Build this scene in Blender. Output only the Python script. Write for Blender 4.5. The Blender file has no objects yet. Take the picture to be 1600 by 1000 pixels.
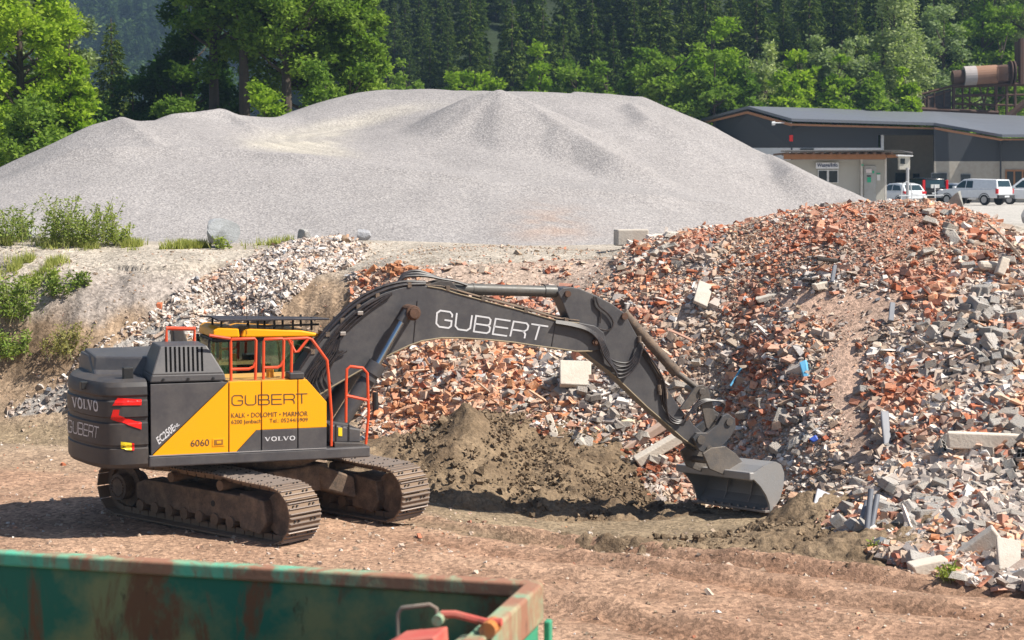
import bpy, math, random
import numpy as np
from mathutils import Vector, Matrix

# ------------------------------------------------------------------ camera, world, sun
SC = bpy.context.scene
R = math.radians
FPX, H0 = 2750.0, 5.0                       # focal length in px of a 1600 px wide picture, eye height
PITCH = math.atan(215 / FPX)
cam = bpy.data.objects.new("camera", bpy.data.cameras.new("camera"))
SC.collection.objects.link(cam)
cam.location = (0, 0, H0)
cam.rotation_euler = (R(90) - PITCH, 0, 0)
cam.data.sensor_width = 36
cam.data.lens = FPX / 1600 * 36
cam.data.clip_start = 0.1
cam.data.clip_end = 6000
cam.data.dof.use_dof = True
cam.data.dof.focus_distance = 33
cam.data.dof.aperture_fstop = 3.0
SC.camera = cam
SC.render.resolution_x, SC.render.resolution_y = 1024, 640
SUN_AZ, SUN_EL = R(-17), R(50)               # azimuth from +X towards +Y
w = bpy.data.worlds.new("World"); SC.world = w; w.use_nodes = True
nt = w.node_tree
sky = nt.nodes.new("ShaderNodeTexSky"); sky.sky_type = 'NISHITA'; sky.sun_disc = False
sky.sun_elevation = SUN_EL; sky.sun_rotation = R(90) - SUN_AZ
bg = nt.nodes["Background"]; bg.inputs[1].default_value = 0.065
nt.links.new(sky.outputs[0], bg.inputs[0])
sl = bpy.data.lights.new("sun", 'SUN'); sl.energy = 5.0; sl.angle = R(0.5); sl.color = (1, 0.94, 0.84)
so = bpy.data.objects.new("sun", sl); SC.collection.objects.link(so)
sd = Vector((math.cos(SUN_EL) * math.cos(SUN_AZ), math.cos(SUN_EL) * math.sin(SUN_AZ), math.sin(SUN_EL)))
so.rotation_euler = sd.to_track_quat('Z', 'Y').to_euler()
SC.view_settings.view_transform = 'Standard'
SC.view_settings.look = 'None'
SC.view_settings.exposure = 0.78
SC.view_settings.gamma = 1.0

# ------------------------------------------------------------------ photo <-> world
CP, SP = math.cos(PITCH), math.sin(PITCH)
def W(px, py, D):
    """world point seen at photo pixel (px, py) at depth Y = D"""
    a = (px - 800) / FPX; b = (500 - py) / FPX
    d = Vector((a, CP + b * SP, -SP + b * CP))
    return Vector((0, 0, H0)) + d * (D / d.y)
def G(px, py, z=0.0):
    a = (px - 800) / FPX; b = (500 - py) / FPX
    d = Vector((a, CP + b * SP, -SP + b * CP))
    return Vector((0, 0, H0)) + d * ((z - H0) / d.z)
def proj(X, Y, Z):
    zz = Z - H0
    f = Y * CP - zz * SP; u = Y * SP + zz * CP
    return 800 + FPX * X / f, 500 - FPX * u / f

# ------------------------------------------------------------------ noise in numpy
_T = [np.random.RandomState(s).rand(256, 256) for s in range(12)]
def vn(x, y, s=0):
    x = np.asarray(x, float); y = np.asarray(y, float)
    ix = np.floor(x).astype(int); iy = np.floor(y).astype(int)
    fx = x - ix; fy = y - iy
    fx = fx * fx * (3 - 2 * fx); fy = fy * fy * (3 - 2 * fy)
    T = _T[s % 12]
    a = T[ix & 255, iy & 255]; b = T[(ix + 1) & 255, iy & 255]
    c = T[ix & 255, (iy + 1) & 255]; d = T[(ix + 1) & 255, (iy + 1) & 255]
    return (a * (1 - fx) + b * fx) * (1 - fy) + (c * (1 - fx) + d * fx) * fy
def fbm(x, y, o=4, s=0, g=0.5):
    r = 0; a = 1; t = 0
    for i in range(o):
        r = r + a * vn(x * 2 ** i + 17.3 * i, y * 2 ** i + 9.1 * i, s + i); t += a; a *= g
    return r / t - 0.5
def sm(a, b, x):
    t = np.clip((x - a) / (b - a), 0, 1); return t * t * (3 - 2 * t)
def inpoly(poly, x, y):
    r = np.zeros(np.shape(x), bool); n = len(poly)
    for i in range(n):
        x0, y0 = poly[i]; x1, y1 = poly[(i + 1) % n]
        if y0 == y1: continue
        c = ((y0 > y) != (y1 > y)) & (x < (x1 - x0) * (y - y0) / (y1 - y0) + x0)
        r ^= c
    return r
class RBF:
    def __init__(s, pts):
        p = np.array([tuple(q) for q in pts], float)
        s.c = p[:, :2]; n = len(p)
        d = np.linalg.norm(s.c[:, None] - s.c[None], axis=2)
        A = np.zeros((n + 3, n + 3)); A[:n, :n] = d
        A[:n, n] = 1; A[:n, n + 1:] = s.c; A[n, :n] = 1; A[n + 1:, :n] = s.c.T
        b = np.zeros(n + 3); b[:n] = p[:, 2]
        s.w = np.linalg.lstsq(A, b, rcond=None)[0]
    def __call__(s, x, y):
        sh = np.shape(x); x = np.ravel(x).astype(float); y = np.ravel(y).astype(float)
        o = s.w[-3] + s.w[-2] * x + s.w[-1] * y
        for (cx, cy), wt in zip(s.c, s.w[:-3]):
            o = o + wt * np.sqrt((x - cx) ** 2 + (y - cy) ** 2 + 0.05)
        return o.reshape(sh)

# ------------------------------------------------------------------ object helpers
COL = SC.collection
def link(o, parent=None):
    COL.objects.link(o)
    if parent is not None: o.parent = parent
    return o
def tag(o, label=None, cat=None, group=None, kind=None):
    if label: o["label"] = label
    if cat: o["category"] = cat
    if group: o["group"] = group
    if kind: o["kind"] = kind
    return o
def empty(name, loc=(0, 0, 0), rz=0.0):
    o = bpy.data.objects.new(name, None); COL.objects.link(o)
    o.location = loc; o.rotation_euler = (0, 0, rz); o.empty_display_size = 0.3
    return o
def children(o): return [c for c in bpy.data.objects if c.parent == o]
def copy_tree(o, kids, parent=None):
    c = o.copy(); COL.objects.link(c); c.parent = parent
    for ch in kids.get(o.name, []): copy_tree(ch, kids, c)
    return c
def kidmap(o):
    m = {}
    def rec(a):
        m[a.name] = children(a)
        for c in m[a.name]: rec(c)
    rec(o); return m
def mesh_np(name, V, F, mat, parent=None, cols=None, smooth=False):
    """V (n,3), F (m,k)"""
    V = np.asarray(V, np.float32); F = np.asarray(F, np.int32)
    me = bpy.data.meshes.new(name)
    me.vertices.add(len(V)); me.vertices.foreach_set("co", V.ravel())
    k = F.shape[1]
    me.loops.add(F.size); me.loops.foreach_set("vertex_index", F.ravel())
    me.polygons.add(len(F)); me.polygons.foreach_set("loop_start", np.arange(len(F), dtype=np.int32) * k)
    me.polygons.foreach_set("use_smooth", np.full(len(F), bool(smooth)))
    me.update(calc_edges=True)
    if cols is not None:
        at = me.color_attributes.new("Col", 'FLOAT_COLOR', 'POINT')
        c = np.ones((len(V), 4), np.float32); c[:, :3] = cols
        at.data.foreach_set("color", c.ravel())
    for m in (mat if isinstance(mat, (list, tuple)) else [mat]): me.materials.append(m)
    return link(bpy.data.objects.new(name, me), parent)

class MB:
    """collects shapes, builds ONE mesh object"""
    def __init__(s): s.v = []; s.f = []; s.m = []; s.mi = 0
    def add(s, vs, fs):
        n = len(s.v); s.v += [tuple(v) for v in vs]
        for f in fs: s.f.append([n + i for i in f]); s.m.append(s.mi)
    def mat(s, i): s.mi = i; return s
    def box(s, x0, x1, y0, y1, z0, z1, M=None):
        vs = [Vector((x, y, z)) for z in (z0, z1) for y in (y0, y1) for x in (x0, x1)]
        if M is not None: vs = [M @ v for v in vs]
        s.add(vs, [(0, 2, 3, 1), (4, 5, 7, 6), (0, 1, 5, 4), (2, 6, 7, 3), (0, 4, 6, 2), (1, 3, 7, 5)])
        return s
    def prism(s, poly, y0, y1):
        """poly of (x,z) extruded along y"""
        a = sum(poly[i][0] * poly[(i + 1) % len(poly)][1] - poly[(i + 1) % len(poly)][0] * poly[i][1] for i in range(len(poly)))
        if a < 0: poly = poly[::-1]
        if y0 > y1: y0, y1 = y1, y0
        n = len(poly)
        vs = [(p[0], y0, p[1]) for p in poly] + [(p[0], y1, p[1]) for p in poly]
        fs = [list(range(n)), list(range(2 * n - 1, n - 1, -1))]
        fs += [(i, i + n, (i + 1) % n + n, (i + 1) % n) for i in range(n)]
        s.add(vs, fs); return s
    def hexa(s, b, t):
        """bottom and top loops of equal length"""
        n = len(b); vs = list(b) + list(t)
        s.add(vs, [list(range(n))[::-1], list(range(n, 2 * n))] + [(i, (i + 1) % n, (i + 1) % n + n, i + n) for i in range(n)])
        return s
    def slab(s, pts, off):
        """planar loop pts thickened by vector off"""
        off = Vector(off); return s.hexa([Vector(p) for p in pts], [Vector(p) + off for p in pts])
    def cyl(s, p0, p1, r0, r1=None, n=14, cap=True):
        p0 = Vector(p0); p1 = Vector(p1); r1 = r0 if r1 is None else r1
        d = (p1 - p0).normalized()
        a = d.cross(Vector((0, 0, 1)) if abs(d.z) < 0.9 else Vector((1, 0, 0))).normalized(); b = d.cross(a)
        vs = []
        for p, r in ((p0, r0), (p1, r1)):
            for i in range(n):
                t = 2 * math.pi * i / n; vs.append(p + (a * math.cos(t) + b * math.sin(t)) * r)
        fs = [(i, (i + 1) % n, (i + 1) % n + n, i + n) for i in range(n)]
        if cap: fs += [list(range(n))[::-1], list(range(n, 2 * n))]
        s.add(vs, fs); return s
    def tube(s, pts, r, n=8, rs=None):
        pts = [Vector(p) for p in pts]
        if len(pts) < 2: return s
        vs = []; up = None
        for i, p in enumerate(pts):
            d = (pts[min(i + 1, len(pts) - 1)] - pts[max(i - 1, 0)]).normalized()
            if up is None: up = d.cross(Vector((0, 0, 1)) if abs(d.z) < 0.9 else Vector((0, 1, 0))).normalized()
            a = (up - d * up.dot(d)).normalized(); b = d.cross(a); up = a
            rr = rs[i] if rs else r
            for k in range(n):
                t = 2 * math.pi * k / n; vs.append(p + (a * math.cos(t) + b * math.sin(t)) * rr)
        fs = []
        for i in range(len(pts) - 1):
            for k in range(n):
                fs.append((i * n + k, i * n + (k + 1) % n, (i + 1) * n + (k + 1) % n, (i + 1) * n + k))
        m = (len(pts) - 1) * n
        fs += [list(range(n))[::-1], list(range(m, m + n))]
        s.add(vs, fs); return s
    def build(s, name, mats, parent=None, bevel=0, seg=2, smooth=False, angle=40):
        me = bpy.data.meshes.new(name)
        me.from_pydata([tuple(v) for v in s.v], [], s.f)
        for m in (mats if isinstance(mats, (list, tuple)) else [mats]): me.materials.append(m)
        me.polygons.foreach_set("material_index", s.m)
        if smooth:
            me.polygons.foreach_set("use_smooth", [True] * len(s.f))
            me.update()
            try: me.set_sharp_from_angle(angle=R(angle))
            except Exception: pass
        me.validate(); me.update()
        o = link(bpy.data.objects.new(name, me), parent)
        if bevel:
            b = o.modifiers.new("bevel", 'BEVEL'); b.width = bevel; b.segments = seg; b.limit_method = 'ANGLE'; b.angle_limit = R(35)
            b.harden_normals = False
        return o
def cr(pts, n=8):
    """catmull-rom through pts"""
    P = [Vector(p) for p in pts]; P = [P[0] * 2 - P[1]] + P + [P[-1] * 2 - P[-2]]; o = []
    for i in range(1, len(P) - 2):
        for k in range(n):
            t = k / n; a, b, c, d = P[i - 1:i + 3]
            o.append(0.5 * ((2 * b) + (c - a) * t + (2 * a - 5 * b + 4 * c - d) * t * t + (3 * b - a - 3 * c + d) * t ** 3))
    o.append(P[-2]); return o

# ------------------------------------------------------------------ materials
MATS = {}
def new_mat(name):
    m = bpy.data.materials.new(name); m.use_nodes = True
    return m, m.node_tree.nodes, m.node_tree.links, m.node_tree.nodes["Principled BSDF"]
def mixc(N, L, fac, a, b, mode='MIX'):
    x = N.new("ShaderNodeMix"); x.data_type = 'RGBA'; x.blend_type = mode
    for sock, v in ((x.inputs[0], fac), (x.inputs[6], a), (x.inputs[7], b)):
        if isinstance(v, (int, float)): sock.default_value = v
        elif isinstance(v, tuple): sock.default_value = (*v[:3], 1)
        else: L.new(v, sock)
    return x.outputs[2]
def noise(N, L, scale, detail=4, rough=0.6, co=None, dist=0.0):
    n = N.new("ShaderNodeTexNoise"); n.inputs["Scale"].default_value = scale
    n.inputs["Detail"].default_value = detail; n.inputs["Roughness"].default_value = rough; n.inputs["Distortion"].default_value = dist
    if co is not None: L.new(co, n.inputs["Vector"])
    return n.outputs[0]
def ramp(N, L, src, lo, hi, c0=(0, 0, 0), c1=(1, 1, 1)):
    r = N.new("ShaderNodeValToRGB"); r.color_ramp.elements[0].position = lo; r.color_ramp.elements[1].position = hi
    r.color_ramp.elements[0].color = (*c0, 1); r.color_ramp.elements[1].color = (*c1, 1)
    L.new(src, r.inputs[0]); return r.outputs[0]
def coord(N, L, which="Object", scale=None):
    t = N.new("ShaderNodeTexCoord")
    if scale is None: return t.outputs[which]
    m = N.new("ShaderNodeMapping"); m.inputs["Scale"].default_value = scale
    L.new(t.outputs[which], m.inputs["Vector"]); return m.outputs[0]
def bump(N, L, b, h, dist, strength=1.0):
    x = N.new("ShaderNodeBump"); x.inputs["Distance"].default_value = dist; x.inputs["Strength"].default_value = strength
    L.new(h, x.inputs["Height"]); L.new(x.outputs[0], b.inputs["Normal"])
def paint(name, col, rough=0.45, metal=0.0, dirt=0.3, dcol=(0.20, 0.15, 0.11), scale=3.0, bmp=0.0, spec=0.5, grad=None):
    """paint with blotchy dust; dirt = how much"""
    m, N, L, b = new_mat(name)
    co = coord(N, L)
    n = noise(N, L, scale, 8, 0.7, co); f = ramp(N, L, n, 0.42, 0.75)
    n2 = noise(N, L, scale * 9, 4, 0.7, co); f2 = ramp(N, L, n2, 0.35, 0.8)
    mm = N.new("ShaderNodeMath"); mm.operation = 'MULTIPLY_ADD'; L.new(f, mm.inputs[0]); mm.inputs[1].default_value = dirt
    m3 = N.new("ShaderNodeMath"); m3.operation = 'MULTIPLY'; L.new(f2, m3.inputs[0]); m3.inputs[1].default_value = dirt * 0.45
    L.new(m3.outputs[0], mm.inputs[2])
    mm.use_clamp = True
    c = mixc(N, L, mm.outputs[0], col, dcol)
    L.new(c, b.inputs["Base Color"])
    b.inputs["Metallic"].default_value = metal
    rr = N.new("ShaderNodeMath"); rr.operation = 'MULTIPLY_ADD'; L.new(mm.outputs[0], rr.inputs[0]); rr.inputs[1].default_value = 0.4; rr.inputs[2].default_value = rough
    rr.use_clamp = True
    L.new(rr.outputs[0], b.inputs["Roughness"])
    b.inputs["Specular IOR Level"].default_value = spec
    if bmp: bump(N, L, b, n2, bmp)
    MATS[name] = m; return m
def flat(name, col, rough=0.6, metal=0.0, spec=0.5):
    m, N, L, b = new_mat(name)
    n = noise(N, L, 6, 4, 0.6, coord(N, L))
    c = mixc(N, L, ramp(N, L, n, 0.3, 0.8), col, tuple(x * 0.82 for x in col))
    L.new(c, b.inputs["Base Color"]); b.inputs["Roughness"].default_value = rough; b.inputs["Metallic"].default_value = metal
    b.inputs["Specular IOR Level"].default_value = spec
    MATS[name] = m; return m
def attr_mat(name, var=0.35, s1=3, s2=40, bmp=0.02, rough=0.95, spk=None):
    """base colour from the vertex attribute times procedural variation"""
    m, N, L, b = new_mat(name)
    a = N.new("ShaderNodeAttribute"); a.attribute_name = "Col"
    co = coord(N, L)
    n1 = noise(N, L, s1, 6, 0.65, co); n2 = noise(N, L, s2, 5, 0.7, co)
    c = mixc(N, L, 1.0, a.outputs[0], ramp(N, L, n1, 0.3, 0.7, (1 - var,) * 3, (1 + var * .6,) * 3), 'MULTIPLY')
    c = mixc(N, L, 1.0, c, ramp(N, L, n2, 0.3, 0.7, (1 - var,) * 3, (1 + var * .6,) * 3), 'MULTIPLY')
    if spk:
        v = N.new("ShaderNodeTexVoronoi"); v.inputs["Scale"].default_value = spk; L.new(co, v.inputs["Vector"])
        sp = N.new("ShaderNodeSeparateColor"); L.new(v.outputs["Color"], sp.inputs[0])
        c = mixc(N, L, 1.0, c, ramp(N, L, sp.outputs[0], 0.0, 1.0, (0.62,) * 3, (1.3,) * 3), 'MULTIPLY')
    L.new(c, b.inputs["Base Color"]); b.inputs["Roughness"].default_value = rough
    b.inputs["Specular IOR Level"].default_value = 0.2
    if bmp: bump(N, L, b, n2, bmp)
    MATS[name] = m; return m
def leaf_mat(name, c0, c1, trans=0.35, sc=2.0):
    m, N, L, b = new_mat(name)
    a = N.new("ShaderNodeAttribute"); a.attribute_name = "Col"
    oi = N.new("ShaderNodeObjectInfo")
    sp = N.new("ShaderNodeSeparateColor"); L.new(a.outputs[0], sp.inputs[0])
    c = mixc(N, L, sp.outputs[0], c0, c1)
    c = mixc(N, L, 1.0, c, ramp(N, L, oi.outputs["Random"], 0, 1, (0.8, 0.85, 0.8), (1.15, 1.1, 1.0)), 'MULTIPLY')
    d = N.new("ShaderNodeBsdfDiffuse"); L.new(c, d.inputs[0])
    t = N.new("ShaderNodeBsdfTranslucent"); L.new(mixc(N, L, 1.0, c, (1.1, 1.25, 0.5), 'MULTIPLY'), t.inputs[0])
    x = N.new("ShaderNodeMixShader"); x.inputs[0].default_value = trans; L.new(d.outputs[0], x.inputs[1]); L.new(t.outputs[0], x.inputs[2])
    L.new(x.outputs[0], N["Material Output"].inputs[0]); N.remove(b)
    MATS[name] = m; return m

GROUND = attr_mat("earth", 0.28, 0.9, 22, 0.03, 0.97, spk=18)
SOIL = attr_mat("wet_soil", 0.35, 2.0, 16, 0.05, 0.95)
RUBBLE = attr_mat("rubble", 0.22, 5.0, 45, 0.006, 0.93)
def gravel_material():
    m, N, L, b = new_mat("gravel")
    a = N.new("ShaderNodeAttribute"); a.attribute_name = "Col"
    co = coord(N, L)
    v = N.new("ShaderNodeTexVoronoi"); v.inputs["Scale"].default_value = 15; L.new(co, v.inputs["Vector"])
    sp = N.new("ShaderNodeSeparateColor"); L.new(v.outputs["Color"], sp.inputs[0])
    v2 = N.new("ShaderNodeTexVoronoi"); v2.inputs["Scale"].default_value = 26; L.new(co, v2.inputs["Vector"])
    sp2 = N.new("ShaderNodeSeparateColor"); L.new(v2.outputs["Color"], sp2.inputs[0])
    k = N.new("ShaderNodeSeparateColor"); L.new(a.outputs[0], k.inputs[0])
    c = mixc(N, L, 1.0, a.outputs[0], ramp(N, L, sp.outputs[0], 0.0, 1.0, (0.82, 0.82, 0.83), (1.15, 1.15, 1.14)), 'MULTIPLY')
    c = mixc(N, L, 1.0, c, ramp(N, L, sp2.outputs[0], 0.0, 1.0, (0.78,) * 3, (1.2,) * 3), 'MULTIPLY')
    c = mixc(N, L, 1.0, c, ramp(N, L, noise(N, L, 0.35, 5, 0.6, co), 0.3, 0.7, (0.93,) * 3, (1.06,) * 3), 'MULTIPLY')
    L.new(c, b.inputs["Base Color"]); b.inputs["Roughness"].default_value = 0.95; b.inputs["Specular IOR Level"].default_value = 0.2
    bump(N, L, b, v.outputs["Distance"], 0.015)
    return m
GRAVEL = gravel_material()

# ------------------------------------------------------------------ terrain
TZ = 3.3
ctrl = []
for px in (-700, -200, 100, 400, 700, 1000, 1300, 1600, 2000, 2600):
    for py in (1010, 940): ctrl.append(G(px, py, 0))
    ctrl.append(G(px, 1500, 0)); ctrl.append(G(px, 3500, 0))
for px in (-500, 0, 250, 500, 700): ctrl.append(G(px, 860, 0))
for px in (-500, 0, 300): ctrl.append(G(px, 760, 0))
for px in (-500, 0, 200): ctrl.append(G(px, 690, 0))
ctrl += [G(820, 828, -.45), G(930, 822, -.5), G(1060, 806, -.4), G(700, 800, -.15), G(1150, 815, -.42), G(1210, 812, -.4), G(1140, 800, -.45), G(1100, 780, -.45), G(1180, 792, -.4), G(950, 870, -.05), G(1150, 880, 0), G(620, 830, 0), G(450, 760, 0), G(500, 720, 0)]
# foot of the rubble, mid slope, crest
ctrl += [W(*q) for q in [(560, 695, 33.4), (650, 690, 33.6), (760, 725, 31.3), (870, 746, 31.2), (950, 762, 31.0), (1050, 766, 30.9), (1130, 770, 30.6), (1200, 780, 29.0), (1270, 800, 27.4),
    (1330, 852, 24.4), (1420, 882, 23.1), (1500, 905, 22.2), (1600, 922, 21.6), (1800, 965, 20.3), (2200, 1020, 18.8),
    (560, 413, 40.5), (600, 414, 37.9), (700, 414, 37.7), (800, 414, 37.6), (900, 412, 37.8), (960, 395, 38.0), (1000, 376, 37.5), (1100, 362, 36.6), (1160, 350, 36), (1200, 335, 35.6),
    (1300, 318, 34.8), (1380, 310, 34.2), (1450, 318, 33.6), (1530, 352, 32.8), (1600, 385, 32), (1700, 420, 31), (1900, 450, 30), (2300, 480, 29),
    (700, 550, 34.9), (850, 560, 34.2), (1000, 560, 33.0), (1200, 560, 31.2), (1400, 560, 29.9), (1550, 600, 28.0), (1700, 650, 26.5), (1250, 690, 29.0), (1330, 640, 29.3), (1400, 740, 26.4), (1330, 760, 26.9), (1100, 680, 31.8),
    (700, 450, 37), (850, 450, 36.9)]]
for q in ctrl[-80:]: pass
# behind the heap crest: back to the terrace
for px, D in ((1000, 41), (1100, 40.5), (1200, 40), (1300, 39.5), (1380, 39), (1450, 38.5), (1530, 37.5), (1620, 37), (1750, 37), (2000, 37), (2400, 37)):
    p = W(px, 300, D); p.z = TZ; ctrl.append(p)
# left bank
ctrl += [W(*q) for q in [(-500, 650, 37.7), (-200, 650, 37.7), (0, 652, 37.6), (100, 650, 37.5), (200, 650, 37.2), (400, 650, 36.8), (500, 650, 36.5),
    (-400, 520, 39.2), (-100, 530, 39.1), (0, 560, 38.2), (60, 560, 38.15), (150, 560, 37.95), (-40, 475, 38.8), (20, 470, 38.9), (90, 458, 39.0), (150, 448, 39.2), (230, 424, 39.6), (300, 408, 39.95), (120, 500, 38.5), (250, 500, 38.6), (0, 430, 40.2), (150, 420, 40.3), (330, 470, 39.7),
    (-400, 385, 42), (-200, 383, 42), (0, 381, 42.2), (100, 380, 42.3), (200, 385, 42.4), (300, 388, 42.4), (400, 388, 42.3), (440, 385, 41.8), (500, 376, 41.3), (545, 385, 41),
    (400, 460, 38.9), (470, 440, 38.9), (520, 480, 37.8), (420, 540, 37.6), (300, 560, 37.9), (560, 560, 36)]]
for px in (-900, -400, 0, 400, 800, 1200, 1600, 2000, 2600):
    for D in (47, 56, 70, 95, 125, 165):
        p = W(px, 300, D); p.z = TZ + (0.12 if D > 100 else 0); ctrl.append(p)
HGT = RBF(ctrl)
RUB = [(560, 440), (600, 416), (700, 414), (960, 404), (1000, 370), (1100, 354), (1200, 325), (1300, 310), (1390, 300), (1480, 312), (1560, 350), (1640, 390), (1800, 440), (2300, 500), (2300, 1040),
       (1800, 975), (1600, 925), (1500, 908), (1400, 880), (1330, 850), (1240, 803), (1100, 792), (950, 768), (800, 745), (570, 705)]
WHT = [(470, 372), (520, 368), (565, 388), (548, 408), (520, 420), (470, 430), (430, 470), (400, 500), (330, 500), (280, 530), (200, 560), (110, 640), (10, 652), (40, 625), (100, 600), (170, 545), (250, 500), (330, 440), (420, 400)]
def hgt(x, y):
    """terrain height without the finest grain"""
    z = HGT(x, y)
    px, py = proj(x, y, z)
    rub = inpoly(RUB, px, py)
    bank = (z > 0.35) & (z < 3.1) & (px < 560) & (y > 35)
    z = z + np.where(rub, 0.22 * fbm(x * .7, y * .7, 4, 3), 0)
    z = z + np.where(bank, (0.50 * fbm(x * .8, y * .8, 5, 5) + .45 * fbm(x * 1.7, y * .5, 4, 9) * sm(3.2, 2.2, z)) * sm(.35, 1.0, z), 0)
    yard = (z < 0.6) & ~rub & (y > 6)
    # wheel and track ruts running from the machine to the right foreground
    s = y - (26.4 - 0.62 * (x + 1.5)) + 0.9 * fbm(x * .25, y * .25, 2, 1)
    rut = 0.075 * np.exp(-((s - 0.0) / .22) ** 2) - 0.06 * np.exp(-((s + .5) / .3) ** 2) + 0.05 * np.exp(-((s + 1.5) / .25) ** 2) \
        - 0.05 * np.exp(-((s + 2.0) / .25) ** 2) + 0.04 * np.exp(-((s + 3.1) / .2) ** 2) - 0.04 * np.exp(-((s - 1.2) / .3) ** 2) + 0.06 * np.exp(-((s + 4.6) / .3) ** 2) - .04 * np.exp(-((s + 5.2) / .3) ** 2)
    rut = rut * 1.5 * sm(-3.0, 0.5, x) * (0.45 + 1.3 * vn(x * 2.2, y * 2.2, 4))
    rut = rut + .035 * np.sin(s * 5.2) * sm(-6, -1, x) * vn(x * .7, y * .7, 1)
    s2 = y - 31.5 + 0.25 * (x + 8) + 0.8 * fbm(x * .3, y * .3, 2, 7)
    rut2 = (0.05 * np.sin(s2 * 2.6) * vn(x * 1.1, y * 1.1, 2)) * (x < -2)
    z = z + np.where(yard, rut + rut2 + 0.06 * fbm(x * .5, y * .5, 3, 2) + 0.05 * fbm(x * 3, y * 3, 4, 8, .65), 0)
    return z
def ground():
    cols = np.concatenate([np.linspace(-3600, -420, 60)[:-1], np.linspace(-420, 2020, 940), np.linspace(2020, 5200, 60)[1:]])
    rows = np.concatenate([np.linspace(0.5, 9, 20)[:-1], np.linspace(9, 19, 90)[:-1], np.linspace(19, 43, 620)[:-1], np.linspace(43, 60, 60)[:-1], np.linspace(60, 175, 40)])
    A, D = np.meshgrid((cols - 800) / FPX, rows)
    X = A * D; Y = D
    Z = hgt(X, Y)
    px, py = proj(X, Y, Z)
    rub = inpoly(RUB, px, py); wh = inpoly(WHT, px, py)
    fine = 0.022 * fbm(X * 12, Y * 12, 3, 6, .7)
    Z = Z + fine * (Y < 43)
    n1 = fbm(X * .35, Y * .35, 4, 1); n2 = fbm(X * 1.3, Y * 1.3, 4, 4)
    C = np.zeros(X.shape + (3,))
    yard = np.array([.465, .300, .205]); yard2 = np.array([.35, .215, .145]); olive = np.array([.29, .220, .145]); sand = np.array([.40, .30, .21])
    t = np.clip(.5 + 1.8 * n1 + 1.2 * n2, 0, 1)[..., None]
    C[:] = yard * (1 - t) + yard2 * t
    tl = (sm(29, 34, Y) * sm(2, -3, X))[..., None]                     # drier, paler earth at the back left
    C = C * (1 - tl) + sand * tl * (.85 + .3 * t)
    dep = (sm(0.02, -.25, Z) * sm(24.8, 25.8, Y))[..., None]; C = C * (1 - dep) + olive * dep
    ter = np.array([.50, .44, .37]); tt = sm(2.7, 3.2, Z)[..., None]
    bankc = np.array([.41, .295, .20]); bankd = np.array([.20, .135, .085]); gre = np.array([.36, .31, .275])
    bk = (sm(.15, .5, Z) * (~rub))[..., None]
    tb = np.clip(.35 + 2.2 * fbm(X * .9, Y * .9 + Z * 2, 5, 5), 0, 1)[..., None]
    bc = bankc * (1 - tb) + bankd * tb
    up = (sm(1.9, 2.5, Z + n2) * (px < 330))[..., None]; bc = bc * (1 - up) + gre * up
    C = C * (1 - bk) + bc * bk
    tcol = ter * (1 - .18 * np.clip(.5 + 3 * n2, 0, 1))[..., None]
    C = C * (1 - tt) + tcol * tt
    dust = np.array([.47, .36, .29]); C = np.where(rub[..., None], dust * (1 + .5 * n2)[..., None], C)
    redd = ((sm(-260, -60, -np.abs(px - 1390)) * sm(520, 400, py)) * rub)[..., None]
    C = C * (1 - redd * .7) + np.array([.42, .2, .13]) * redd * .7
    C = np.where(wh[..., None], np.array([.40, .37, .34]), C)
    far = sm(60, 80, Y)[..., None] * sm(6, 14, X)[..., None]; C = C * (1 - far) + np.array([.52, .49, .45]) * far
    s_ = Y - (26.4 - 0.62 * (X + 1.5)) + 0.9 * fbm(X * .25, Y * .25, 2, 1)
    wet = (np.exp(-((s_ + .5) / .35) ** 2) + np.exp(-((s_ + 2.0) / .3) ** 2) + .8 * np.exp(-((s_ + 5.2) / .45) ** 2) + .6 * np.exp(-((s_ - 1.2) / .3) ** 2) + .5 * np.exp(-((s_ + 3.6) / .2) ** 2)) * sm(-3.5, 0, X)
    wet = wet + .8 * np.clip(fbm(X * .45, Y * .9, 4, 2) * 3 - .2, 0, 1) * (X < 2)
    wet = np.clip(wet * np.clip(.4 + 2 * fbm(X * 2, Y * 2, 3, 5) + .3, 0, 1.2), 0, 1)[..., None] * (Z < .5)[..., None] * (~rub)[..., None]
    C = C * (1 - wet * np.array([.30, .36, .40]))
    slide = np.exp(-((px - 1325 - (py - 560) * .08) / 42) ** 2 - ((py - 590) / 150) ** 2) + np.exp(-((px - 1270) / 90) ** 2 - ((py - 475) / 32) ** 2)
    slide = (np.clip(slide, 0, 1) * rub)[..., None]; C = C * (1 - slide) + np.array([.56, .38, .285]) * slide
    nr, nc = X.shape
    V = np.stack([X, Y, Z], -1).reshape(-1, 3)
    i = np.arange(nr - 1)[:, None] * nc + np.arange(nc - 1)[None]
    F = np.stack([i, i + 1, i + nc + 1, i + nc], -1).reshape(-1, 4)
    o = mesh_np("ground", V, F, GROUND, None, C.reshape(-1, 3), smooth=True)
    tag(o, kind="structure")
ground()
def hgt1(x, y): return float(hgt(np.array([x]), np.array([y]))[0])

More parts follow.
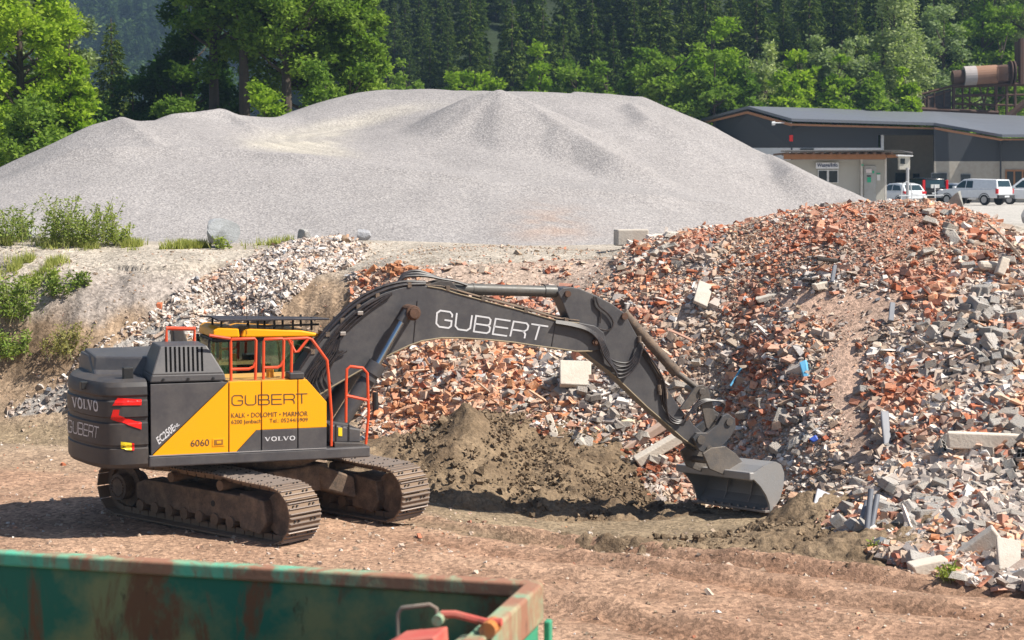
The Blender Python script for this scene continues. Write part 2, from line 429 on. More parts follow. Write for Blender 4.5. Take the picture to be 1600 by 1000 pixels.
def grid_patch(name, x0, x1, y0, y1, st, fn, colfn, mat, thing=True):
    xs = np.arange(x0, x1, st); ys = np.arange(y0, y1, st)
    X, Y = np.meshgrid(xs, ys); base = hgt(X, Y); Z = base + fn(X, Y); C = colfn(X, Y, Z)
    base = base - .03
    keep = Z > base
    nr, nc = X.shape
    V = np.stack([X, Y, np.maximum(Z, base - .05)], -1).reshape(-1, 3)
    i = np.arange(nr - 1)[:, None] * nc + np.arange(nc - 1)[None]
    F = np.stack([i, i + 1, i + nc + 1, i + nc], -1).reshape(-1, 4)
    kk = keep.ravel()[F].any(1)
    return mesh_np(name, V, F[kk], mat, None, C.reshape(-1, 3), smooth=True)

# soil heap in front of the machine and the spoil round the bucket
def soilfn(ctrs, seed, amp=.13):
    def f(X, Y):
        z = np.full(X.shape, -9.0)
        for cx, cy, h, rx, ry, p in ctrs:
            d = np.sqrt(((X - cx) / rx) ** 2 + ((Y - cy) / ry) ** 2)
            z = np.maximum(z, h * (1 - d ** p) if p != 1 else h * (1 - d))
        z = z - .04 + amp * fbm(X * 1.6, Y * 1.6, 3, seed) * 1.6 * np.clip(z * 4 + .4, 0, 1)
        cl = np.maximum(0, fbm(X * 6, Y * 6, 4, seed + 1, .65)) * .17 + .10 * (np.abs(fbm(X * 2.2, Y * 2.2, 3, seed + 3)) * 3) + np.maximum(0, vn(X * 16, Y * 16, seed) - .55) * .10
        return z + cl
    return f
def soilcol(X, Y, Z):
    n = np.clip(.5 + 2.6 * fbm(X * 1.5, Y * 1.5, 4, 9), 0, 1)[..., None]
    return np.array([.165, .115, .073]) * (1 - n) + np.array([.30, .218, .140]) * n
p1 = W(728, 652, 31.0); p2 = W(880, 700, 30.4); p3 = W(620, 690, 31.2)
sh = grid_patch("soil_heap", -3.2, 2.6, 27.0, 33.2, .035,
    soilfn([(p1.x, p1.y, p1.z + .34, 1.65, 2.5, .85), (p2.x, p2.y, .50, 1.7, 2.0, 1.1), (.9, 30.2, .42, 1.4, 1.6, 1.2), (2.0, 29.8, .1, 1.6, .9, 1.2), (p3.x, p3.y, .55, 1.7, 2.4, 1.2)], 3), soilcol, SOIL)
tag(sh, "heap of dark brown soil in front of the excavator, below the boom", "soil heap")
def spoil(X, Y):
    b = soilfn([(2.4, 24.9, .10, 1.6, .7, 1.4), (3.5, 25.0, .12, 1.6, .9, 1.4), (5.0, 24.3, .14, 1.3, .9, 1.3), (4.35, 26.4, .40, .80, .8, 1.1), (1.6, 29.6, .1, 1.6, 1.0, 1.3)], 6, .08)(X, Y)
    return b
so2 = grid_patch("spoil_berm", -1.0, 6.8, 22.8, 30.0, .035, spoil, soilcol, SOIL)
tag(so2, "low spread of dug brown soil around and in front of the bucket", "soil heap")

# gravel heap
def gravel():
    c = [W(*q) for q in [(-500, 395, 45), (-150, 393, 45), (0, 391, 45), (200, 390, 46), (400, 389, 46.5), (600, 388, 46.7), (800, 388, 46.7), (950, 385, 47.5), (1100, 372, 52), (1250, 350, 60), (1400, 345, 68), (1500, 335, 80),
        (0, 330, 49), (100, 300, 51), (180, 232, 56), (250, 229, 57), (330, 229, 57.5), (400, 240, 57), (480, 243, 56.5), (560, 255, 56), (650, 264, 55.5), (750, 279, 55), (850, 291, 55), (1000, 305, 55.5), (1150, 318, 58),
        (250, 320, 50.5), (450, 320, 50.6), (650, 330, 50.3), (850, 340, 50), (1050, 345, 52.5),
        (330, 205, 60), (400, 215, 63), (470, 214, 63), (520, 228, 60), (560, 190, 68), (500, 195, 67), (440, 200, 66),
        (650, 255, 58), (780, 270, 57.5), (900, 280, 57.5), (1030, 290, 58.5), 
        (0, 275, 57), (50, 250, 58), (100, 217, 59), (150, 195, 60), (190, 181, 61), (270, 179, 64), (345, 170, 67), (400, 186, 70), (440, 175, 73), (480, 167, 75), (560, 152, 77), (620, 150, 77), (700, 149, 77),
        (900, 143, 75), (960, 143, 75), (1000, 150, 75), (1060, 172, 74), (1110, 190, 73), (1200, 238, 71), (1260, 265, 70), (1320, 292, 69), (1365, 313, 69), (1000, 180, 70), (1080, 210, 69),
        (960, 170, 71), (1130, 255, 65), (1180, 285, 64)]]
    for px, D in ((-500, 52), (-300, 60)): p = W(px, 300, D); p.z = 3.6; c.append(p)
    for px, D in ((-700, 60), (-100, 66), (60, 70), (190, 74), (345, 80), (480, 88), (620, 90), (780, 90), (960, 88), (1110, 84), (1250, 80), (1400, 76), (1550, 72), (1300, 95), (700, 110), (0, 90)):
        p = W(px, 300, D); p.z = 2.2; c.append(p)
    f = RBF(c)
    X, Y = np.meshgrid(np.arange(-30, 26, .16), np.arange(44.5, 92, .16))
    Z = f(X, Y) - .12
    crests = [[(690, 172, 68), (740, 150, 67), (780, 139, 67), (815, 152, 66.5), (880, 195, 64), (960, 240, 61)],
              [(985, 160, 72), (1012, 182, 69), (1080, 214, 68), (1130, 250, 66)],
              [(150, 193, 60.5), (190, 181, 61), (215, 200, 59), (250, 228, 57)], [(270, 180, 64), (345, 169, 66.5), (385, 190, 65)],
              [(120, 232, 56), (180, 231, 56), (250, 228, 57), (330, 228, 57.5), (400, 239, 57), (480, 242, 56.5), (560, 254, 56), (650, 263, 55.5), (750, 278, 55), (850, 290, 55), (1000, 304, 55.5), (1150, 317, 58)],
              [(560, 153, 76), (620, 149, 77)], [(900, 142, 75), (1000, 150, 75)], [(1200, 239, 70), (1240, 262, 66), (1300, 288, 66)]]
    for cr_ in crests:
        P_ = [W(*q) for q in cr_]; best = np.full(X.shape, -99.0)
        for A_, B_ in zip(P_[:-1], P_[1:]):
            ax, ay = A_.x, A_.y; dx, dy = B_.x - ax, B_.y - ay; t_ = np.clip(((X - ax) * dx + (Y - ay) * dy) / (dx * dx + dy * dy), 0, 1)
            dd = np.hypot(X - ax - t_ * dx, Y - ay - t_ * dy); best = np.maximum(best, A_.z + (B_.z - A_.z) * t_ - .48 * np.sqrt(dd ** 2 + .01) + .05)
        k_ = .05; mx = np.maximum(Z, best); Z = mx + k_ * np.log(np.exp(np.clip((Z - mx) / k_, -30, 0)) + np.exp(np.clip((best - mx) / k_, -30, 0)))
    Z = Z + .10 * (np.abs(fbm(X * .30, Y * .22, 2, 7)) * 3 - .4) + .03 * fbm(X * 2.5, Y * 2.5, 3, 5)
    px, py = proj(X, Y, Z)
    C = np.zeros(X.shape + (3,)); C[:] = (.288, .270, .265)
    road = inpoly([(375, 232), (400, 212), (470, 200), (560, 182), (640, 165), (700, 160), (620, 178), (540, 205), (520, 225), (545, 246), (480, 240), (430, 236)], px + 12 * fbm(X, Y, 2, 1), py)
    # tyre marks on the loaded path
    ring = .5 + .5 * np.sin(np.sqrt((X + 5.8) ** 2 + ((Y - 64) * .6) ** 2) * 9)
    rm = road.astype(float)
    for _ in range(4): rm = (rm + np.roll(rm, 1, 0) + np.roll(rm, -1, 0) + np.roll(rm, 1, 1) + np.roll(rm, -1, 1)) / 5
    for _ in range(1): rm = (rm + np.roll(rm, 4, 0) + np.roll(rm, -4, 0) + np.roll(rm, 4, 1) + np.roll(rm, -4, 1)) / 5
    rm = (rm * np.clip(.75 + 1.2 * fbm(X * .6, Y * .6, 3, 4), .3, 1))[..., None]
    C = C * (1 - rm) + np.array([.47, .43, .365]) * (1 - .16 * ring)[..., None] * rm
    Z = Z - np.where(road, .035 * ring, 0)
    red = np.exp(-((px - 860) / 60) ** 2 - ((py - 355) / 30) ** 2) * np.clip(.6 + 2 * fbm(X * 2, Y * 2, 3, 7), 0, 1)
    C = C * (1 - .5 * red[..., None]) + np.array([.38, .25, .18]) * .5 * red[..., None]
    paler = np.clip(fbm(X * .25 + Z, Y * .12, 3, 8) * 3, 0, 1)[..., None] * .12
    C = C * (1 - paler) + np.array([.37, .355, .355]) * paler
    nr, nc = X.shape
    i = np.arange(nr - 1)[:, None] * nc + np.arange(nc - 1)[None]
    F = np.stack([i, i + 1, i + nc + 1, i + nc], -1).reshape(-1, 4)
    zz = Z.ravel()[F].max(1) > 3.1
    V = np.stack([X, Y, Z], -1).reshape(-1, 3)
    o = mesh_np("gravel_heap", V, F[zz], GRAVEL, None, C.reshape(-1, 3), smooth=True)
    tag(o, "huge heap of light grey gravel with a truck path over its left shoulder", "gravel heap")
gravel()

# ------------------------------------------------------------------ excavator
from mathutils.bvhtree import BVHTree
GREY = paint("machine_grey_paint", (.058, .056, .062), .42, 0, .40, (.165, .15, .135), 2.2)
GREYD = paint("counterweight_grey_paint", (.036, .035, .038), .45, 0, .5, (.12, .095, .075), 1.6)
YEL = paint("machine_yellow_paint", (.93, .385, .0), .35, 0, .04, (.45, .28, .10), 2.0)
ORANGE = paint("rail_orange_paint", (.72, .075, .018), .4, 0, .15, (.3, .12, .07), 8)
RED = flat("lamp_red", (.75, .015, .012), .25)
BLACK = flat("black_rubber", (.018, .018, .019), .5)
HOSE = paint("hose_rubber", (.020, .019, .021), .30, 0, .35, (.14, .10, .085), 10)
CHROME = flat("chrome_rod", (.55, .60, .66), .12, 1.0)
VOID = flat("opening_shade", (.003, .003, .003), .9, 0, .1)  # near-black colour stands in for the shade inside uncut slots and holes
STEEL = paint("worn_steel", (.11, .10, .095), .42, .35, .5, (.24, .19, .14), 4, .004)
BRIGHT = flat("polished_steel", (.42, .38, .35), .38, .55)
DUSTY = paint("dusty_steel", (.075, .058, .046), .7, 0, .95, (.27, .19, .135), 5, .006)
MUD = paint("mud", (.24, .165, .115), .95, 0, .7, (.13, .09, .06), 9, .012)
RUSTPIN = paint("rusty_pin", (.14, .075, .05), .7, .3, .6, (.07, .045, .03), 12, .004)
TAN = flat("dust_edge", (.30, .24, .16), .9)
WHITE = flat("white_lettering", (.66, .66, .68), .5)
DARKTXT = flat("dark_lettering", (.045, .042, .045), .5)
STICK_Y = flat("sticker_yellow", (.85, .65, .02), .4)
BUCK = paint("bucket_steel", (.30, .30, .305), .42, .25, .35, (.27, .22, .17), 3.2, .003)
SEATM = flat("seat_cloth", (.03, .03, .032), .9)
def glass_mat(name, tint, mixf=.45):
    m, N, L, b = new_mat(name)
    t = N.new("ShaderNodeBsdfTransparent"); t.inputs[0].default_value = (*tint, 1)
    g = N.new("ShaderNodeBsdfGlossy"); g.inputs["Roughness"].default_value = 0.02; g.inputs[0].default_value = (.9, 1, .95, 1)
    f = N.new("ShaderNodeFresnel"); f.inputs[0].default_value = 1.6
    a = N.new("ShaderNodeMath"); a.operation = 'ADD'; L.new(f.outputs[0], a.inputs[0]); a.inputs[1].default_value = .10; a.use_clamp = True
    x = N.new("ShaderNodeMixShader"); L.new(a.outputs[0], x.inputs[0]); L.new(t.outputs[0], x.inputs[1]); L.new(g.outputs[0], x.inputs[2])
    L.new(x.outputs[0], N["Material Output"].inputs[0]); N.remove(b); return m
GLASS = glass_mat("cab_glass", (.58, .74, .66))

EC = Vector((-3.6, 26.1, 0)); ETH = R(21)
EX = empty("excavator", EC, ETH)
tag(EX, "yellow and dark grey tracked excavator with its bucket resting on the dug soil", "excavator")
ER = Matrix.Rotation(-ETH, 3, 'Z')
CAMP = ER @ (Vector((0, 0, H0)) - EC)
def ray(px, py):
    a = (px - 800) / FPX; b = (500 - py) / FPX
    return ER @ Vector((a, CP + b * SP, -SP + b * CP))
def L2(px, py, yl=-1.3):
    d = ray(px, py); t = (yl - CAMP.y) / d.y; p = CAMP + d * t
    return (p.x, p.z)
def L3(px, py, yl=-1.3):
    x, z = L2(px, py, yl); return Vector((x, yl, z))
def PP(pts, yl): return [L2(px, py, yl) for px, py in pts]
def bvh_of(*obs):
    vs = []; fs = []
    for o in obs:
        n = len(vs); vs += [v.co.copy() for v in o.data.vertices]; fs += [[n + i for i in p.vertices] for p in o.data.polygons]
    return BVHTree.FromPolygons(vs, fs)
def hit(bv, px, py, off=.004):
    d = ray(px, py).normalized(); loc, nor, i, dist = bv.ray_cast(CAMP, d)
    if loc is None: return None
    if nor.dot(d) > 0: nor = -nor
    return loc + nor * off
def text_shape(s, bold=False, ext=0.0):
    cu = bpy.data.curves.new("lettering", 'FONT'); cu.body = s; cu.resolution_u = 3
    if bold: cu.offset = 0.02
    ob = bpy.data.objects.new("lettering", cu); COL.objects.link(ob)
    me = bpy.data.meshes.new_from_object(ob.evaluated_get(bpy.context.evaluated_depsgraph_get()))
    V = [v.co.copy() for v in me.vertices]; F = [list(p.vertices) for p in me.polygons]
    bpy.data.objects.remove(ob); bpy.data.curves.remove(cu); bpy.data.meshes.remove(me)
    x0 = min(v.x for v in V); x1 = max(v.x for v in V); y0 = min(v.y for v in V); y1 = max(v.y for v in V)
    return [((v.x - x0) / (x1 - x0), (v.y - y0) / (y1 - y0)) for v in V], F
def strokes_shape(letters, wid, hgt_, adv, th):
    """letters = list of list of polylines in a unit cell; gives quads (thin strokes)"""
    V = []; F = []
    tot = sum(a for _, a in letters)
    x = 0
    for pl, a in letters:
        for line, t in pl:
            pts = [((x + p[0]) , p[1]) for p in line]
            closed = False
            n = len(pts)
            L_ = []; R_ = []
            for i in range(n):
                p = Vector(pts[i])
                d0 = (p - Vector(pts[i - 1])).normalized() if i else None
                d1 = (Vector(pts[i + 1]) - p).normalized() if i < n - 1 else None
                if d0 is None: d0 = d1
                if d1 is None: d1 = d0
                nn = Vector((-(d0.y + d1.y), d0.x + d1.x)).normalized()
                k = 1 / max(.5, nn.dot(Vector((-d0.y, d0.x))))
                L_.append(p + nn * th * t * k); R_.append(p - nn * th * t * k)
            for i in range(n - 1):
                b = len(V); V += [L_[i], L_[i + 1], R_[i + 1], R_[i]]; F.append([b, b + 1, b + 2, b + 3])
        x += a
    x0 = min(v.x for v in V); x1 = max(v.x for v in V); y0 = min(v.y for v in V); y1 = max(v.y for v in V)
    return [((v.x - x0) / (x1 - x0), (v.y - y0) / (y1 - y0)) for v in V], F
def rr(x0, y0, x1, y1, r, parts="all"): pass
c_ = .16
GUB = [
 ([([(.95, .68), (.95, .86), (.8, 1), (.2, 1), (0, .82), (0, .18), (.2, 0), (.8, 0), (.95, .14), (.95, .46), (.5, .46)], 1)], 1.22),
 ([([(0, 1), (0, .18), (.2, 0), (.75, 0), (.95, .18), (.95, 1)], 1)], 1.2),
 ([([(0, .5), (.8, .5), (.93, .6), (.93, .88), (.8, 1), (0, 1), (0, 0), (.82, 0), (.98, .12), (.98, .38), (.84, .5)], 1)], 1.22),
 ([([(.92, 1), (0, 1), (0, 0), (.92, 0)], 1), ([(0, .5), (.88, .5)], 1)], 1.12),
 ([([(0, 0), (0, 1), (.8, 1), (.95, .86), (.95, .6), (.8, .46), (0, .46)], 1), ([(.62, .46), (.78, .42), (.9, .28), (.92, 0)], 1)], 1.1),
 ([([(0, 1), (1.05, 1)], 1), ([(.52, 1), (.52, 0)], 1)], 1.1)]
def _serif(x, y, w=.2): return ([(x - w, y), (x + w, y)], .42)
VOL = [
 ([([(.1, 1), (.5, 0)], 1.5), ([(.5, 0), (.88, 1)], .8), _serif(.1, .965), _serif(.88, .965, .16)], 1.13),
 ([([(.5, 1), (.2, .88), (.08, .5), (.2, .12), (.5, 0)], 1.3), ([(.5, 0), (.8, .12), (.92, .5), (.8, .88), (.5, 1)], 1.3)], 1.12),
 ([([(.25, 1), (.25, 0)], 1.5), ([(.05, .035), (.85, .035)], .45), ([(.83, 0), (.83, .3)], .5), _serif(.25, .965, .22)], 1.0),
 ([([(.1, 1), (.5, 0)], 1.5), ([(.5, 0), (.88, 1)], .8), _serif(.1, .965), _serif(.88, .965, .16)], 1.13),
 ([([(.5, 1), (.2, .88), (.08, .5), (.2, .12), (.5, 0)], 1.3), ([(.5, 0), (.8, .12), (.92, .5), (.8, .88), (.5, 1)], 1.3)], 1.0)]
GUBS = strokes_shape(GUB, 1, 1, 1, .052); VOLS = strokes_shape(VOL, 1, 1, 1, .075)
GUBT = strokes_shape(GUB, 1, 1, 1, .045)
def decal(name, shape, quad, mat, parent, plane=None, bv=None, sub=0, off=.004, local3=None):
    """shape = ([(s,t)],faces) mapped to photo quad (bl, br, tr, tl), laid on a plane or a surface"""
    V, F = shape; bl, br, tr, tl = [Vector(q) for q in quad]
    out = []
    for s, t in V:
        p = (bl * (1 - s) + br * s) * (1 - t) + (tl * (1 - s) + tr * s) * t
        q = hit(bv, p.x, p.y, off) if bv else L3(p.x, p.y, plane)
        if q is None: q = Vector((0, 0, 1.5))
        out.append(q)
    n = len(out)
    m = MB(); m.add(out, F)
    o = m.build(name, mat, parent); return o
def gridshape(poly, nx=10, ny=6):
    """unit grid cells whose centres lie inside poly"""
    V = []; F = []
    for j in range(ny + 1):
        for i in range(nx + 1): V.append((i / nx, j / ny))
    for j in range(ny):
        for i in range(nx):
            a = j * (nx + 1) + i; F.append([a, a + 1, a + nx + 2, a + nx + 1])
    return V, F
SQ = gridshape(None, 4, 3)
def yb(x): return 713 - .0468 * (x - 233)
def yt(x): return 600.6 - .0326 * (x - 234)

def build_excavator():
    NY = -1.30
    xs, _ = L2(233.5, 730, NY)
    # house body
    m = MB(); m.prism(PP([(237, 602), (478, 595), (508, 629), (508, 698), (237, 711)], NY + .02), NY + .03, -.36)
    xh = L2(357, 650, NY)[0]
    m.box(xs + .02, xh, -.36, 1.24, 1.12, 2.2)
    m.build("house_body", GREY, EX, bevel=.015)
    # side doors, two paints each
    def door(dark, yellow):
        m = MB()
        if dark: m.mat(0).prism(PP(dark, NY), NY - .012, NY + .022)
        if yellow: m.mat(1).prism(PP(yellow, NY), NY - .012, NY + .022)
        return m.build("side_door", [GREY, YEL], EX, bevel=.006)
    d1 = door([(234.8, yt(234)), (355.6, yt(355)), (236, yb(236) - 1)], [(356.3, yt(356) + .8), (356.3, yb(356) - .8), (238, yb(238) - .8)])
    d2 = door([(407.2, 672), (400, 672.4), (370, yb(370) - .8), (407.2, yb(407) - .8)], [(358.2, yt(358)), (407.2, yt(407)), (407.2, 671.7), (400, 672), (369, yb(369) - .8), (358.2, yb(358) - .8)])
    d3 = door([(409, 671.9), (464.2, 669.5), (464.2, yb(464) - .8), (409, yb(409) - .8)], [(409, yt(409)), (464.2, yt(464)), (464.2, 669.2), (409, 671.6)])
    d4 = door([(465.8, 669.4), (510, 667.6), (510, yb(510) - .8), (465.8, yb(466) - .8)], [(465.8, yt(466)), (479, 593), (510, 628), (510, 667.3), (465.8, 669.1)])
    P = NY - .0165
    decal("lettering", GUBT, [(362, 634), (481, 631), (480.5, 614.5), (362, 617.5)], DARKTXT, d3, P)
    decal("lettering", text_shape("KALK • DOLOMIT • MARMOR"), [(361.5, 653), (481, 650), (481, 642.5), (361.5, 645.5)], DARKTXT, d3, P)
    decal("lettering", text_shape("6200 Jenbach     Tel.: 05244/6909"), [(361.5, 664.5), (481, 660.5), (481, 652.5), (361.5, 656)], DARKTXT, d3, P)
    decal("lettering", text_shape("6060"), [(298, 698), (327, 696.5), (327, 686), (298, 687.5)], DARKTXT, d1, P)
    decal("lettering", VOLS, [(413, 690), (461.5, 688), (461.5, 680.5), (413, 682.5)], WHITE, d3, P)
    decal("lettering", text_shape("EC250E", True), [(248.5, 695), (274.5, 672), (269.5, 662), (243.5, 684)], WHITE, d1, P)
    decal("lettering", text_shape("NL", True), [(274, 670), (281, 664), (278.5, 659.5), (272, 665)], WHITE, d1, P)
    m = MB(); m.prism(PP([(331.5, 697.5), (350.5, 696.3), (350.5, 684), (331.5, 685)], NY), NY - .02, NY - .013)
    m.mat(1).prism(PP([(334, 695.5), (348, 694.5), (348, 686), (334, 687)], NY), NY - .024, NY - .02)
    m.mat(0).prism(PP([(338, 693), (345, 692.4), (345, 688.4), (338, 689)], NY), NY - .03, NY - .024)
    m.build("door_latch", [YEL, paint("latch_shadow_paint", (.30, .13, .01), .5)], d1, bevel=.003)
    # platform sill
    m = MB(); m.prism(PP([(233, 714), (578.5, 697.5), (578.5, 714.2), (233, 731)], NY - .03), NY - .03, 1.2)
    m.build("platform_frame", GREY, EX, bevel=.02)
    m = MB(); m.prism(PP([(233.5, 712.2), (510, 699.5), (510, 700.7), (233.5, 713.4)], NY - .02), NY - .034, NY + .02); m.build("sill_trim", flat("sill_edge", (.30, .29, .29), .4), EX)
    # counterweight
    half = [(0, -1.31), (-.34, -1.31), (-.50, -1.26), (-.62, -1.14), (-.72, -.92), (-.82, -.6), (-.90, -.25)]
    plan = half + [(-.92, 0)] + [(x, -y) for x, y in half[::-1]]
    zb = 1.04
    lev = [(zb, .10), (zb + .03, .03), (zb + .08, 0), (1.33, 0), (1.345, .022), (1.375, .022), (1.39, 0), (1.68, 0), (1.70, .03), (1.76, .03), (1.78, 0), (1.99, 0), (2.01, .03), (2.05, .03), (2.08, .01), (2.19, .02), (2.25, .06), (2.28, .15), (2.285, .6)]
    V = []; n = len(plan)
    for z, ins in lev:
        for i, (x, y) in enumerate(plan):
            k = 1 - ins / 1.31
            V.append((xs - .012 + x * (1 - ins / .92 * .9), y * k, z))
    F = []
    for l in range(len(lev) - 1):
        for i in range(n - 1):
            a = l * n + i; F.append((a, a + n, a + n + 1, a + 1))
        F.append((l * n + n - 1, (l + 1) * n + n - 1, (l + 1) * n, l * n))
    F.append(list(range(n))); F.append(list(range((len(lev) - 1) * n, len(lev) * n))[::-1])
    m = MB(); m.add(V, F); cw = m.build("counterweight", GREYD, EX, smooth=True, angle=28)
    cb = bvh_of(cw)
    decal("lettering", VOLS, [(113, 637), (154, 644), (153, 626), (112, 618.5)], WHITE, cw, bv=cb)
    decal("lettering", GUBS, [(106, 675), (153, 686), (155, 667), (106, 655)], WHITE, cw, bv=cb)
    for q in ([(176, 633.5), (221, 633), (221, 624), (184, 621.5)], [(173, 654), (185, 654), (187, 640), (177, 640)], [(173, 655), (221, 671), (221, 661), (186, 649)]):
        decal("tail_light", gridshape(None, 20, 10), q, RED, cw, bv=cb, off=.012)
    decal("tail_light", gridshape(None, 4, 3), [(176, 634), (187, 632), (187, 623), (184, 621.5)], RED, cw, bv=cb, off=.007)
    decal("warning_sticker", gridshape(None, 12, 10), [(189, 702), (205.5, 703.5), (205.5, 692), (189, 690)], STICK_Y, cw, bv=cb, off=.014)
    decal("warning_sticker", gridshape(None, 4, 10), [(205.8, 703.5), (209.5, 703.8), (209.5, 692.4), (205.8, 692)], RED, cw, bv=cb, off=.014)
    decal("warning_symbol", ([(0, 0), (1, 0), (.5, 1)], [[0, 1, 2]]), [(191, 700), (197, 700.5), (197, 693.5), (191, 693)], DARKTXT, cw, bv=cb, off=.02)
    m = MB(); p = hit(cb, 131, 600, 0.0); m.box(p.x - .05, p.x + .1, p.y - .07, p.y + .07, p.z - .07, p.z + .04); m.build("rear_camera", BLACK, cw, bevel=.01)
    m = MB(); m.box(xs - .30, xs - .16, -1.05, -.93, 2.25, 2.44); m.build("work_lamp", BLACK, EX, bevel=.015)
    # rear hood and covers
    m = MB(); m.hexa([Vector(v) for v in ((xs - .60, -.2, 2.2), (xs + .5, -.8, 2.2), (xs + .5, 1.1, 2.2), (xs - .6, 1.05, 2.2))], [Vector(v) for v in ((xs - .56, -.1, 2.52), (xs + .5, -.7, 2.52), (xs + .5, 1.0, 2.54), (xs - .56, .98, 2.54))])
    m.hexa([Vector(v) for v in ((xs - .66, 1.0, 2.2), (xs - .6, -.55, 2.2), (xs - .12, -.9, 2.2), (xs - .12, 1.0, 2.2))], [Vector(v) for v in ((xs - .62, 1.0, 2.5), (xs - .58, .35, 2.5), (xs - .16, -.25, 2.38), (xs - .12, .9, 2.5))])
    m.build("engine_hood", GREY, EX, bevel=.03)
    b = [L3(234, 598.5, -1.27), L3(353.5, 594.8, -1.27), Vector((0, -.35, 0)), Vector((0, -.35, 0))]
    b[2] = Vector((b[1].x, -.35, b[1].z)); b[3] = Vector((b[0].x + .02, -.35, b[0].z))
    t = [L3(250, 541, -1.10), L3(323, 539.5, -1.10)]; t += [Vector((t[1].x, -.45, t[1].z + .01)), Vector((t[0].x, -.45, t[0].z + .01))]
    bb = [v + Vector((0, 0, .10)) for v in b]
    mid = [L3(237, 586, -1.265), L3(351, 583, -1.265)]; mid += [Vector((mid[1].x, -.36, mid[1].z)), Vector((mid[0].x, -.36, mid[0].z))]
    m = MB(); m.hexa(b, mid); m.hexa([v + Vector((0, 0, -.004)) for v in mid], t)
    cov = m.build("louvred_cover", GREY, EX, bevel=.02); cvb = bvh_of(cov)
    for i in range(9):
        x = 258 + i * 7.0
        decal("louvre_slot", gridshape(None, 1, 4), [(x + .6, 581.5 - i * .2), (x + 3.8, 581.4 - i * .2), (x + 2.7, 541.8), (x - .5, 541.9)], VOID, cov, bv=cvb, off=.003)
    for x, y in ((255, 593), (294, 592), (333, 591)):
        p = hit(cvb, x, y, 0); m = MB(); m.cyl(p + Vector((0, .02, 0)), p - Vector((0, .03, 0)), .018, n=8); m.build("bolt", BLACK, cov)
    # exhaust behind
    m = MB(); x, z = L2(272, 540, -.1); m.slab([(x, -.1, z - .1), (x + .25, -.1, z - .1), (x + .14, -.1, z + .24), (x - .02, -.1, z + .24)], (0, .22, 0)); m.build("exhaust_cowl", GREYD, EX, bevel=.02)
    # fore deck: step and tool box
    m = MB(); m.prism(PP([(512, 662), (561, 669.5), (561, 690), (512, 690)], -1.1), -1.18, -.55); tb = m.build("tool_box", GREY, EX, bevel=.02)
    m = MB(); m.prism(PP([(522, 691), (567, 692), (567, 698), (522, 700)], -1.25), -1.27, -.55); m.build("step", GREYD, EX, bevel=.01)
    m = MB(); m.prism(PP([(528.5, 668), (534.5, 668.4), (534.5, 681.5), (528.5, 681)], -1.18), -1.188, -1.18); m.build("warning_sticker", STICK_Y, tb)
    for a in (524, 544): m = MB(); m.prism(PP([(a, 663), (a + 2, 663), (a + 2, 689), (a, 689)], -1.18), -1.19, -1.17); m.build("strap", BLACK, tb)
    # deck top with tread behind the doors (yellow edge)
    m = MB(); x0, z0 = L2(357, 597, NY); x1, z1 = L2(478, 593.5, NY); m.box(x0, x1, NY + .03, -.36, z0 - .03, z0 + .012); m.build("deck_plate", paint("deck_paint", (.55, .30, .05), .6, 0, .7), EX)
    m = MB(); x0, z0 = L2(449, 590, -1.2); m.box(x0, x0 + .22, -1.32, -1.05, z0 - .02, z0 + .08); m.build("lamp_housing", GREYD, EX, bevel=.02)
    x0, z0 = L2(422, 590, -1.0); m = MB(); m.cyl((x0, -1.0, z0 - .05), (x0, -1.0, z0 + .12), .055); m.build("beacon", flat("amber", (.8, .35, .03), .3), EX)
    # rails
    def rail(name, lines, yl, r=.021):
        m = MB()
        for ln in lines: m.tube([L3(px, py, yl) for px, py in ln], r, 8)
        return m.build(name, ORANGE, EX, smooth=True)
    Y1 = -1.24
    rail("handrail", [[(361, 595), (360.5, 535), (362, 530), (398, 529), (400, 532), (399, 595)], [(361, 577), (389, 576.5), (396, 573), (398.5, 566)], [(327, 524), (360, 529)]], Y1)
    rail("handrail", [[(411.5, 594), (412, 535), (413, 530), (441, 529), (443.5, 532), (442, 594)], [(412, 574.5), (434, 574), (439, 571), (443, 562)]], Y1)
    rail("handrail", [[(455, 591), (456, 533), (450, 529.5), (480, 528), (487, 530), (511, 563), (514.5, 600), (518, 650), (517.5, 697)], [(451, 530), (461, 550), (466, 549), (481, 530)], [(442, 530), (452, 529.5)]], Y1)
    rail("handrail", [[(540.5, 660), (541, 600), (542, 577), (547, 572.5), (567, 575), (574, 583), (576, 646), (571.5, 694)], [(541, 618), (575, 625.5)]], -1.2)
    rail("rear_guard_rail", [[(259.5, 540), (260.5, 513), (304, 513), (303, 540)], [(259.5, 513), (305, 514)]], -.45, .028)
    m = MB(); m.tube([L3(586, 613, -1.2), L3(587, 640, -1.2)], .045, 8); m.tube([L3(576, 645, -1.2), L3(587, 640, -1.2)], .012, 6); m.build("mirror", BLACK, EX)
    # cab
    cab = MB(); Y0, Y9 = .22, 1.2
    xa = L2(327, 560, Y0)[0]; xb = L2(487, 560, Y0)[0]; zb_ = 1.15; zt_ = L2(400, 527, Y0)[1]
    def pil(px0, px1, y0, y1, z0=zb_, z1=zt_):
        a = L2(px0, 560, Y0)[0]; b = L2(px1, 560, Y0)[0]; cab.box(a, b, y0, y1, z0, z1)
    for y0, y1 in ((Y0, Y0 + .07), (Y9 - .07, Y9)):
        pil(326, 330, y0, y1); pil(358, 362, y0, y1); pil(402, 408, y0, y1); pil(484, 489, y0, y1)
    cab.box(xa, xb, Y0, Y9, zb_, 1.95); cab.box(xa + .05, xb - .05, Y0 + .01, Y9 - .01, zt_ - .06, zt_)
    cb_ = cab.build("cab", flat("cab_black", (.02, .02, .022), .5), EX, bevel=.015)
    g = MB()
